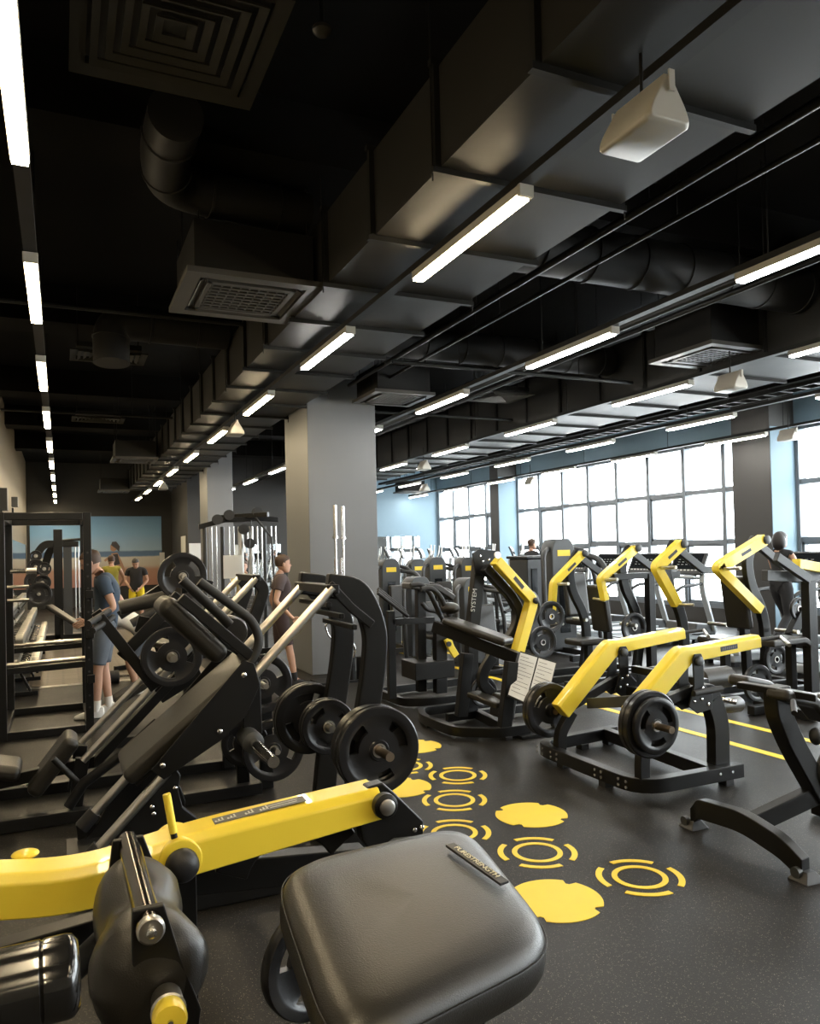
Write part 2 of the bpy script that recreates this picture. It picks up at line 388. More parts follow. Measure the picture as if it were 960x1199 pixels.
# beach mural
def muralmat():
    m = mat('beach_print', (.3, .5, .6), .5); nt = m.node_tree; b = nt.nodes['Principled BSDF']
    tc = nt.nodes.new('ShaderNodeTexCoord'); sx = nt.nodes.new('ShaderNodeSeparateXYZ'); cr = nt.nodes.new('ShaderNodeValToRGB')
    mr = nt.nodes.new('ShaderNodeMapRange'); mr.inputs[1].default_value = 0; mr.inputs[2].default_value = 2.55
    nz = nt.nodes.new('ShaderNodeTexNoise'); nz.inputs['Scale'].default_value = 2.5; ad = nt.nodes.new('ShaderNodeMath'); ad.operation = 'MULTIPLY_ADD'; ad.inputs[1].default_value = .05
    nt.links.new(tc.outputs['Object'], sx.inputs[0]); nt.links.new(tc.outputs['Object'], nz.inputs['Vector'])
    nt.links.new(nz.outputs[0], ad.inputs[0]); nt.links.new(sx.outputs[2], ad.inputs[2]); nt.links.new(ad.outputs[0], mr.inputs[0]); nt.links.new(mr.outputs[0], cr.inputs[0])
    e = cr.color_ramp.elements; e[0].position = 0; e[0].color = (.42, .20, .14, 1); e[1].position = 1; e[1].color = (.12, .27, .46, 1)
    for p, c in ((.24, (.45, .25, .17, 1)), (.30, (.55, .50, .42, 1)), (.42, (.60, .58, .52, 1)), (.44, (.09, .17, .30, 1)), (.50, (.08, .15, .27, 1)), (.52, (.32, .46, .62, 1)), (.75, (.20, .38, .60, 1))):
        q = e.new(p); q.color = c
    nt.links.new(cr.outputs[0], b.inputs['Base Color']); return m
M['beach'] = muralmat()
mu = thing('beach_mural', 'large beach photograph mural of sea, sand and a runner on the far black wall', 'mural', (1.2, YB-.02, .72))
MB().bb((-1.0, YB-.03, .72), (3.42, YB-.004, 3.27)).build('print', 'beach', mu)
def xz_flat(pts, Y, name, m_, parent, t=.006): return MB().prism(pts, Y, t).build(name, m_, parent, smooth=False)
M['tan'] = mat('runner_skin_print', (.38, .22, .14), .6); M['pdark'] = mat('runner_dark_print', (.04, .035, .04), .6)
fx, fz = 1.75, 1.42
xz_flat([(fx-.1, fz+.5), (fx+.12, fz+.52), (fx+.3, fz+.1), (fx+.45, fz-.4), (fx+.25, fz-.45), (fx+.05, fz)], YB-.036, 'runner_body', 'tan', mu)
xz_flat([(fx-.08, fz+.45), (fx+.12, fz+.48), (fx+.2, fz+.1), (fx, fz+.05)], YB-.044, 'runner_top', 'pdark', mu)
xz_flat([(fx-.12, fz+.62), (fx-.02, fz+.56), (fx+.08, fz+.62), (fx+.1, fz+.8), (fx-.02, fz+.9), (fx-.12, fz+.8)], YB-.044, 'runner_head', 'tan', mu)
xz_flat([(fx-.1, fz+.8), (fx+.08, fz+.66), (fx+.17, fz+.55), (fx+.2, fz+.75), (fx+.08, fz+.93), (fx-.06, fz+.92)], YB-.052, 'runner_hair', 'pdark', mu)
xz_flat([(fx-.35, fz+.25), (fx-.3, fz+.2), (fx-.05, fz+.38), (fx-.05, fz+.46), (fx-.28, fz+.33)], YB-.052, 'runner_arm', 'tan', mu)

# ---------------------------------------------------------------- ceiling lights
def linear_light(kind):
    r = thing('linear_light', 'x', 'ceiling light', (0, 0, 3.71))
    MB().bb((-.045, 0, .018), (.045, 1.42, .07)).build('housing', 'white', r, bevel=.004, local=True)
    MB().bb((-.037, .012, 0), (.037, 1.408, .018)).build('lens', 'lamp'+kind, r, local=True)
    MB().bb((-.047, -.03, .004), (.047, -.0, .072)).build('end_cap', 'white', r, bevel=.004, local=True)
    return r
rows = [(-.16, 'w', .0, 11, 'leftmost', 2.81), (2.39, 'w', 3.60, 9, 'second from the left', 2.86), (4.68, 'c', -.09, 9, 'third from the left', 2.86),
        (7.08, 'c', -1.45, 9, 'fourth from the left', 2.86), (9.5, 'c', .1, 9, 'fifth from the left', 2.86), (11.75, 'c', 1.45, 9, 'nearest the windows', 2.86)]
P0 = {'w': linear_light('w'), 'c': linear_light('c')}; usedL = set()
for ri, (X, k, y0, n, nm, stp) in enumerate(rows):
    for i in range(n):
        y = y0+stp*i
        if y+1.42 > (29.9 if ri < 2 else 25.9): continue
        wa = k if not (ri == 1 and i == 1) else 'c'
        lb = '%s white linear ceiling light, %s in the row %s' % ('warm' if wa == 'w' else 'cool', ORD[i] if i else 'nearest', nm)
        if wa not in usedL:
            usedL.add(wa); o = P0[wa]; o.location = (X, y, 3.71); o['label'] = lb
        else: o = dup(P0[wa], (X, y, 3.71), label=lb)
        o['group'] = 'linear ceiling lights, row '+nm
for ri, (X, k, y0, n, nm, stp) in enumerate(rows):   # rows carried on unseen behind the viewpoint, added to brighten camera-facing sides
    ys = [y0-stp*j for j in (1, 2, 3)] if ri != 1 else [-2.12, -4.98]
    for j, y in enumerate(ys):
        if y > YF+.2: dup(P0[k], (X, y, 3.71), label='added linear ceiling light behind the viewpoint, %s in the row %s' % (ORD[j].replace('nearest', 'first'), nm), group='linear ceiling lights, row '+nm)
for ri, (X, k, y0, n, nm, stp) in enumerate(rows):
    y1 = 29.8 if ri < 2 else 25.8
    t = thing('light_track', 'long black ceiling track carrying the row of lights %s' % nm, 'track', (X, 0, 3.785))
    MB().bb((X-.04, YF+.1, 3.785), (X+.04, y1, 3.83)).build('rail', 'ceil_metal', t)
    w = MB(); y = -1.8
    while y < y1: w.cyl((X, y, 3.83), (0, 0, 1), .006, (3.845 if ri == 1 else ZC)-3.83, 6); y += 2.86
    w.build('suspension_wire', 'ceil_metal', t)
# rectangular ducts with flanges
def rect_duct(lb, x0, x1, z0, z1, ya, yb, yoff, step=.98):
    d = thing('rectangular_duct', lb, 'air duct', ((x0+x1)/2, ya, z0))
    MB().bb((x0, ya, z0), (x1, yb, z1)).build('duct_body', 'duct_light', d)
    fl = MB(); y = yoff; k = 0
    while y < yb:
        if y > ya:
            for a, b in (((x0-.05, z0-.035), (x1+.05, z0)), ((x0-.05, z1), (x1+.05, z1+.035)), ((x0-.035, z0), (x0, z1)), ((x1, z0), (x1+.035, z1))):
                fl.bb((a[0], y-.02, a[1]), (b[0], y+.02, b[1]))
        y += step
    fl.build('flange', 'ceil_metal', d)
    hg = MB(); y = yoff
    while y < yb:
        if y > ya:
            for x in (x0-.045, x1+.045): hg.cyl((x, y, z0-.08), (0, 0, 1), .005, ZC-z0+.08, 6)
        y += step*2
    hg.build('hanger_rod', 'ceil_metal', d)
    return d
rect_duct('long black rectangular air duct above the second row of lights', 1.95, 3.2, 3.88, 4.45, -2.5, 25.5, 2.79-.98*5)
rect_duct('long black rectangular air duct in front of the window side', 7.3, 8.75, 3.9, 4.65, -2.5, 25.5, .3-1.96)
# concrete beams
for i, y in enumerate((-1.5, 5.6, 10.6, 15.2, 19.0, 23.0)):
    struct(MB().bb((XL, y, 4.75), (XR, y+.6, ZC)), 'ceiling_beam', 'ceiling')
for i, x in enumerate((3.3, 12.3)):
    struct(MB().bb((x, YF, 4.7), (x+.95, YB2, ZC)), 'ceiling_beam', 'ceiling')
# round ducts
def round_duct(lb, pts, r, m_='duct'):
    d = thing('round_duct', lb, 'air duct', pts[0])
    P = fillet(pts, r*1.8, 8); MB().tube(P, r, 28).build('duct_body', m_, d)
    s = MB()
    L = 0; nxt = .3
    for a, b in zip(P, P[1:]):
        ln = (b-a).length; dd = (b-a)/ln
        while nxt < L+ln:
            s.lathe([(r+.001, -.012), (r+.012, -.008), (r+.012, .008), (r+.001, .012)], a+dd*(nxt-L), dd, 28, cap=False); nxt += .55
        L += ln
    s.build('duct_seam', m_, d); return d
def yz_at(px, py, z): return FZ(px, py, z)
a = FZ(800, 318, 4.45)
round_duct('thick black round duct crossing right of the hanging speaker', [(3.6, a[1], 4.45), (7.27, a[1], 4.45)], .24)
round_duct('thick black round duct between the far air duct and the windows', [(8.79, a[1], 4.45), (12.0, a[1], 4.45)], .24)
a = FZ(620, 415, 4.4)
round_duct('black round duct crossing above the third row of lights', [(3.4, a[1], 4.4), (7.2, a[1], 4.4)], .2); y1_ = a[1]+.5
a = FZ(190, 175, 4.62)
round_duct('black round duct elbow under the big square ceiling diffuser', [(a[0], a[1]-.7, 4.5), (a[0], a[1]-.1, 4.54), (a[0]+.1, a[1]+.45, 4.58), (1.9, a[1]+.55, 4.58)], .17)
a = FZ(130, 385, 4.4)
round_duct('black flexible duct elbow left of the near ceiling cassette', [(a[0], a[1], 4.0), (a[0], a[1]+.05, 4.5), (1.9, a[1]+.1, 4.5)], .2)
a = FZ(560, 440, 4.3)
round_duct('black round duct running beside the third row of lights', [(6.6, y1_, 4.55), (6.6, 25.0, 4.55)], .15)
def pipe(lb, pts, r=.03):
    d = thing('ceiling_pipe', lb, 'pipe', pts[0]); MB().tube(fillet(pts, .12), r, 10).build('pipe_run', 'ceil_metal', d)
    s = MB(); p, q = Vector(pts[0]), Vector(pts[-1]); n = max(2, int((q-p).length/2.2))
    for k in range(n): 
        c = p+(q-p)*(k+.5)/n; s.cyl(c, (0, 0, 1), .005, ZC-c.z, 6)
    s.build('pipe_hanger', 'ceil_metal', d)
pipe('thin black ceiling pipe just right of the near air duct', [(3.75, -2, 4.12), (3.75, 10.2, 4.12)], .03)
pipe('black ceiling pipe left of the third row of lights', [(4.1, -2, 4.12), (4.1, 10.4, 4.12)], .02)
pipe('black ceiling pipe along the right of the third row of lights', [(5.5, -1, 4.1), (5.5, 25, 4.1)], .045)
pipe('black ceiling pipe between the third and fourth rows of lights', [(5.8, -1, 4.12), (5.8, 25, 4.12)], .03)
pipe('black ceiling pipe along the right of the far air duct', [(9.2, 0, 4.12), (9.2, 25, 4.12)], .03)
pipe('thin ceiling pipe near the windows', [(10.8, 0, 4.1), (10.8, 25, 4.1)], .03)
pipe('thin black sprinkler pipe crossing the left bay', [(-.9, 8.6, 4.35), (1.9, 8.6, 4.35)], .022)
pipe('thin black sprinkler pipe crossing the left bay farther back', [(-.9, 14.6, 4.3), (1.9, 14.6, 4.3)], .022)
pipe('thin black pipe crossing the right bays ahead of the near column', [(3.6, 8.3, 4.0), (7.2, 8.3, 4.0)], .025)
pipe('thin black pipe crossing the right bays beside the near column', [(4.5, 11.4, 4.0), (7.2, 11.4, 4.0)], .025)
for k, (x0, x1, lb) in enumerate(((10.2, 10.5, 'black perforated cable tray between the two rightmost rows of lights'),)):
    t = thing('cable_tray', lb, 'cable tray', (x0, 0, 4.1)); mb = MB().bb((x0, -1, 4.1), (x0+.015, 25, 4.17)).bb((x1-.015, -1, 4.1), (x1, 25, 4.17)); mb.build('side_rail', 'ceil_metal', t)
    mb = MB(); y = -.9
    while y < 25: mb.bb((x0+.015, y, 4.1), (x1-.015, y+.04, 4.112)); y += .3
    mb.build('rung', 'ceil_metal', t)
# cassettes
def cassette(lb, c, s=.9, zt=3.72, body=.35, m_='acwhite'):
    x, y = c; d = thing('ceiling_cassette', lb, 'air conditioner', (x, y, zt))
    h = s/2
    MB().bb((x-h*.88, y-h*.88, zt+.04), (x+h*.88, y+h*.88, zt+.04+body)).build('cassette_body', 'duct', d, bevel=.01)
    p = MB(); q = h*.62
    for a, b in (((-h, -h), (h, -q-.09)), ((-h, q+.09), (h, h)), ((-h, -q-.09), (-q-.09, q+.09)), ((q+.09, -q-.09), (h, q+.09))): p.bb((x+a[0], y+a[1], zt), (x+b[0], y+b[1], zt+.045))
    for sx, sy in ((1, 0), (-1, 0), (0, 1), (0, -1)):   # strip between slot and grille
        if sx: p.bb((x+sx*q-.02, y-q-.02, zt+.002), (x+sx*q+.02, y+q+.02, zt+.04))
        else: p.bb((x-q-.02, y+sy*q-.02, zt+.002), (x+q+.02, y+sy*q+.02, zt+.04))
    p.build('face_panel', m_, d)
    g = MB().bb((x-q-.1, y-q-.1, zt+.03), (x+q+.1, y+q+.1, zt+.04)); g.build('slot_backing', 'darkprint', d)
    g = MB(); n = 9
    for i in range(n):
        t = -q+2*q*(i+.5)/n; g.bb((x-q+.02, y+t-.012, zt+.006), (x+q-.02, y+t+.012, zt+.02)); g.bb((x+t-.006, y-q+.02, zt+.01), (x+t+.006, y+q-.02, zt+.022))
    g.build('intake_grille', m_, d)
    f = MB()
    for sx, sy in ((1, 0), (-1, 0), (0, 1), (0, -1)):
        if sx: f.box((x+sx*(q+.055), y, zt+.02), (.05, 2*q, .006), R=Matrix.Rotation(sx*.5, 3, 'Y'))
        else: f.box((x, y+sy*(q+.055), zt+.02), (2*q, .05, .006), R=Matrix.Rotation(-sy*.5, 3, 'X'))
    f.build('louver', m_, d)
    w = MB()
    for a in (-1, 1):
        for b in (-1, 1): w.cyl((x+a*h*.8, y+b*h*.8, zt+.04+body), (0, 0, 1), .006, ZC-zt-.04-body, 6)
    w.build('hanger_rod', 'ceil_metal', d)
    return d
def cas(px, py, lb, z=3.72, **k): c = FZ(px, py, z); return cassette(lb, c, zt=z, **k)
cas(285, 352, 'large square ceiling cassette air conditioner between the two left rows of lights', 3.9, s=1.08, body=.4)
cas(832, 419, 'square ceiling cassette air conditioner on the right above the hanging speaker', 3.95, s=1.0, body=.45)
cas(157, 540, 'ceiling cassette air conditioner in the left bay, behind the nearest one', 3.8)
cas(133, 576, 'small looking ceiling cassette air conditioner at the far end of the left bay', 3.8)
cas(460, 468, 'ceiling cassette air conditioner just right of the near column', 3.9)
cas(335, 583, 'ceiling cassette air conditioner left of the near column, far back', 3.75)
cas(480, 577, 'ceiling cassette air conditioner in front of the blue wall', 3.8)
def square_diffuser(lb, c, s, z, dy=0, m_='diffuser', sy=None):
    x, y = c; d = thing('square_diffuser', lb, 'air vent', (x, y, z)); sy = sy or s
    for nm, k0, k1, zz in [('rim', 1, .84, 0)]+[('blade', .80-.15*i, .72-.15*i, .0+.006*i) for i in range(5)]:
        mb = MB(); a, b, a2, b2 = s/2*k0, sy/2*k0, s/2*k1, sy/2*k1
        o_ = [(-a, -b), (a, -b), (a, b), (-a, b)]; i_ = [(-a2, -b2), (a2, -b2), (a2, b2), (-a2, b2)]
        mb.poly([[Vector((x+p[0], y+p[1], z+zz)) for p in o_], [Vector((x+p[0], y+p[1], z+zz+.012)) for p in o_], [Vector((x+p[0], y+p[1], z+zz+.03)) for p in i_], [Vector((x+p[0], y+p[1], z+zz+.018)) for p in i_], [Vector((x+p[0], y+p[1], z+zz)) for p in o_]], cap=False)
        mb.build(nm, m_, d)
    MB().bb((x-s*.42, y-sy*.42, z+.06), (x+s*.42, y+sy*.42, z+.12)).build('plenum_box', 'ceil_metal', d)
    w = MB()
    for a in (-1, 1): w.cyl((x+a*s*.4, y, z+.12), (0, 0, 1), .006, ZC-z-.12, 6)
    w.build('hanger_rod', 'ceil_metal', d)
    return d
square_diffuser('big dark square ceiling diffuser with nested square blades, nearest the camera', FZ(205, 45, 4.3), .95, 4.3)
square_diffuser('small dark ceiling diffuser left of the near cassette', FZ(127, 419, 4.3), .9, 4.3, sy=.6)
square_diffuser('small dark ceiling diffuser farther back in the left bay', FZ(115, 492, 4.3), .9, 4.3, sy=.6)
square_diffuser('small ceiling diffuser in the middle of the right bays', FZ(586, 466, 4.2), .8, 4.2, m_='acwhite')
# hanging speakers
def speaker(lb, px, py, z, k=1.0, rz=0):
    x, y = FZ(px, py, z); d = thing('wall_speaker', lb, 'speaker', (x, y, z))
    # a wedge cabinet: wide rounded front below, narrow back above
    w, dep, h = .33*k, .20*k, .18*k
    ring = []
    secs = [(-w/2, .86), (-w/2+.02, 1), (w/2-.02, 1), (w/2, .86)]
    R = Matrix.Rotation(rz, 3, 'Z')
    prof = fillet([(-.05, .5, 0), (-.42, -.2, 0), (-.5, -.5, 0), (.5, -.5, 0), (.42, -.2, 0), (.05, .5, 0)], .14, 4)
    for xx, sc in secs: ring.append([Vector((x, y, z))+R@Vector((p.x*dep*1.25*sc, xx, p.y*h*1.2*sc)) for p in prof])
    MB().poly(ring).build('cabinet', 'white', d, bevel=.006, seg=3)
    MB().cyl(Vector((x, y, z+h*.5)), (0, 0, 1), .008, 3.9-z if z < 3.8 else .4, 8).build('mounting_stem', 'ceil_metal', d)
    b = MB().bar(Vector((x, y, z))+R@Vector((0, -w/2-.012, .02)), Vector((x, y, z))+R@Vector((0, -w/2-.012, h*.6)), .03, .008, up=(0, 1, 0)); b.bar(Vector((x, y, z))+R@Vector((0, w/2+.012, .02)), Vector((x, y, z))+R@Vector((0, w/2+.012, h*.6)), .03, .008, up=(0, 1, 0))
    b.build('bracket_arm', 'white', d)
    return d
speaker('large white wedge shaped speaker hanging under the near duct', 752, 138, 3.6, 1.0)
speaker('white wedge speaker hanging right of the right-hand cassette', 855, 447, 3.6, .95)
speaker('white wedge speaker on the second row of lights, nearest on that row', 275, 502, 3.6, .95)
speaker('small white wedge speaker far down the second row of lights', 191, 569, 3.6, .95)
speaker('small white wedge speaker on the fourth row of lights', 496, 545, 3.6, .95)
speaker('small white wedge speaker high in front of the blue wall', 497, 571, 3.55, .95)
speaker('white wedge speaker in front of the first window bay', 621, 563, 3.55, .95)
speaker('white wedge speaker beside the near window column', 923, 509, 3.6, .95)
sd = thing('smoke_detector', 'round smoke detector on the dark ceiling near the top edge', 'smoke detector', (*FZ(377, 33, 4.74), 4.74))
x, y = FZ(377, 33, 4.74)
MB().lathe([(.055, .0), (.055, -.02), (.04, -.035), (.02, -.045)], (x, y, 4.74)).build('detector_body', 'acwhite', sd)
MB().cyl((x, y, 4.74), (0, 0, 1), .012, ZC-4.74, 8).build('detector_stem', 'ceil_metal', sd)

# ================================================================ WEIGHT PLATES
PLM = {}
def plate_mesh(R, t):
    key = (round(R, 3), round(t, 3))
    if key in PLM: return PLM[key]
    bm = bmesh.new(); n = 48; k = R/.225
    prof = [(.026, .5), (.05*k, .5), (.056*k, .32), (.112*k, .3), (.163*k, .3), (.176*k, .46), (.188*k, .5), (.218*k, .5), (.225*k, .36)]
    def hole(i, j):   # cell i angular, j radial
        a = 2*PI*(i+.5)/n; b = (a % (2*PI/3))-PI/3
        return j == 3 and abs(b) < .46
    F = [[[bm.verts.new((r*math.cos(2*PI*i/n), s*h*t, r*math.sin(2*PI*i/n))) for i in range(n)] for r, h in prof] for s in (-1, 1)]
    m_ = len(prof)
    for s in (0, 1):
        for j in range(m_-1):
            for i in range(n):
                if not hole(i, j):
                    i2 = (i+1) % n; bm.faces.new((F[s][j][i], F[s][j][i2], F[s][j+1][i2], F[s][j+1][i]))
    for j in (0, m_-1):
        for i in range(n): i2 = (i+1) % n; bm.faces.new((F[0][j][i], F[0][j][i2], F[1][j][i2], F[1][j][i]))
    for i in range(n):
        if hole(i, 3):
            i2 = (i+1) % n
            for j in (3, 4): bm.faces.new((F[0][j][i], F[0][j][i2], F[1][j][i2], F[1][j][i]))
            if not hole((i-1) % n, 3): bm.faces.new((F[0][3][i], F[0][4][i], F[1][4][i], F[1][3][i]))
            if not hole(i2, 3): bm.faces.new((F[0][3][i2], F[0][4][i2], F[1][4][i2], F[1][3][i2]))
    bmesh.ops.recalc_face_normals(bm, faces=bm.faces)
    me = bpy.data.meshes.new('weight_plate'); bm.to_mesh(me); bm.free(); me.materials.append(M['plate']); me.shade_smooth(); me.set_sharp_from_angle(angle=math.radians(40))
    b2 = bmesh.new(); rr = MB(); rr.bm.free(); rr.bm = b2; rr.lathe([(.0262, -t*.52), (.037, -t*.52), (.037, t*.52), (.0262, t*.52)], (0, 0, 0), (0, 1, 0), 24, cap=False)
    m2 = bpy.data.meshes.new('bushing'); b2.to_mesh(m2); b2.free(); m2.materials.append(M['satin']); m2.shade_smooth(); m2.set_sharp_from_angle(angle=.6)
    PLM[key] = (me, m2); return PLM[key]
def weight(lb, x, y, z, R=.225, t=.042, rz=0, tw=None, group='weight plates', ry=None):
    me, m2 = plate_mesh(R, t); r = thing('weight_plate', lb, 'weight plate', (x, y, z), rz, group)
    r.rotation_euler = (0, random.uniform(0, 2*PI) if tw is None else tw, rz)
    a = bpy.data.objects.new('plate_disc', me); COL.objects.link(a); a.parent = r
    b = bpy.data.objects.new('bushing', m2); COL.objects.link(b); b.parent = r
    return r

def S(root, name, m_, pts, Y, w, t, r=0, bevel=.006, w2=None): return MB().strip(pts, Y, w, t, r, w2).build(name, m_, root, bevel=bevel)
def T(root, name, m_, pts, r, n=14, f=0, r2=None): return MB().tube(fillet(pts, f, 7) if f else pts, r, n, r2).build(name, m_, root)
def SW(root, name, m_, pts, w, h, f=0, up=(0, 0, 1), bevel=.006): return MB().sweep(fillet(pts, f, 6) if f else pts, w, h, up).build(name, m_, root, bevel=bevel)
def PR(root, name, m_, pts, Y, t, bevel=.004, seg=2): return MB().prism(pts, Y, t).build(name, m_, root, bevel=bevel, seg=seg)
def BX(root, name, m_, a, b, bevel=.004, seg=2): return MB().bb(a, b).build(name, m_, root, bevel=bevel, seg=seg)
def BR(root, name, m_, p, q, w, h, bevel=.004, up=(0, 0, 1), seg=2): return MB().bar(p, q, w, h, up).build(name, m_, root, bevel=bevel, seg=seg)
def BL(root, pts, Y, side=-1, r=.012): return MB().bolts(pts, Y, r, side).build('bolt', 'bolt', root)
def v3(p, Y): return Vector((p[0], Y, p[1]))
def R3(pts, Y): return [v3(p, Y) for p in pts]
def lerp2(a, b, t): return (a[0]+(b[0]-a[0])*t, a[1]+(b[1]-a[1])*t)

# ================================================================ NEAR SEAT PAD MACHINE (foreground)
def near_pad():
    r = thing('padded_bench', 'black leather padded seat with a small badge, nearest the camera at the bottom', 'gym bench', (.75, 1.5, 0))
    # pad top lies on a plane that rises gently away from the camera
    n = Vector((.06, -.13, 1)).normalized(); p0 = Vector((.62, 1.35, 1.03))
    def hit(px, py, off=0):
        d = ray(px, py); t = ((p0+n*off-O_).dot(n))/d.dot(n); return O_+d*t
    C4 = [hit(318, 1004), hit(548, 953), hit(664, 1094), hit(396, 1226)]
    c = sum(C4, Vector())/4
    ex = (C4[1]-C4[0]+C4[2]-C4[3]).normalized(); ey = n.cross(ex)
    # superellipse-blended cushion grid
    N = 40; bm = bmesh.new(); rows_ = []
    def corner(u, v):   # bilinear with rounded corners
        a = C4[3]*(1-u)*(1-v)+C4[2]*u*(1-v)+C4[1]*u*v+C4[0]*(1-u)*v; return a
    def outline(th, k):
        cx, sy = math.cos(th), math.sin(th); e = 2/5.5
        x = math.copysign(abs(cx)**e, cx)*k; y = math.copysign(abs(sy)**e, sy)*k
        return corner(.5+.5*x, .5+.5*y)
    prof = [(.02, .0), (.3, .0), (.6, -.001), (.8, -.004), (.9, -.011), (.96, -.024), (.99, -.042), (1.0, -.062), (.995, -.085), (.97, -.102), (.92, -.108), (.02, -.108)]
    rings = []
    for k, h in prof:
        ring = []
        for i in range(96):
            p = outline(2*PI*i/96, k)
            w = 0
            if h > -.02:
                q = p-c; a = q.dot(ex); b = q.dot(ey)
                w = -.007*math.exp(-((a+.09)/.035)**2)*math.exp(-((b-.02)/.09)**2)+.004*math.exp(-((a+.14)/.04)**2-((b)/.12)**2)+.0035*math.exp(-(a/.2)**2-(b/.2)**2)
            ring.append(p+n*(h+w))
        rings.append(ring)
    mb = MB(); mb.poly(rings); pad = mb.build('seat_cushion', 'pad', r); 
    seam = MB(); sp = [outline(2*PI*i/96, .992)+n*(-.036) for i in range(97)]
    sp = [c+(p-c)*1.0025 for p in sp]; seam.tube(sp, .0016, 6); seam.build('seam_piping', 'rubber', pad)
    # badge near the right edge
    b0, b1 = hit(528, 990, .014), hit(589, 1033, .009); bc = (b0+b1)/2; bx = (b1-b0).normalized(); by = n.cross(bx)
    L = (b1-b0).length
    bd = MB().box(bc, (L*1.06, .026, .006), R=Matrix((bx, by, n)).transposed()).build('badge', 'badge', pad, bevel=.0015)
    text_mesh('PURESTRENGTH', .0205, 'badge_lettering', 'letters', pad, bc+n*.0042, bx, by, .0012, .93)
    # support
    u = C4[3].lerp(C4[0], .5)
    for px_, py_ in ((375, 1190), (565, 1165)):
        p = hit(px_, py_, -.12); p = p.lerp(c, .30); p.z = c.z-.1
        BX(r, 'support_post', 'steel', (p.x-.035, p.y-.03, .0), (p.x+.035, p.y+.03, p.z), .006)
    q = c-n*.115; BR(r, 'mounting_plate', 'steel', q-ex*.18, q+ex*.18, .16, .012)
    BX(r, 'base_rail', 'steel', (.30, 1.27, .0), (1.1, 1.34, .08), .006)
    T(r, 'plate_peg', 'satin', [(.40, 1.56, .62), (.62, 1.56, .62)], .025)
near_pad()
x, z = Q(352, 1128, 1.75)
weight('black weight plate low behind the near leather seat pad', x+.03, 1.75, z, .13, .035, rz=.25, tw=.6)

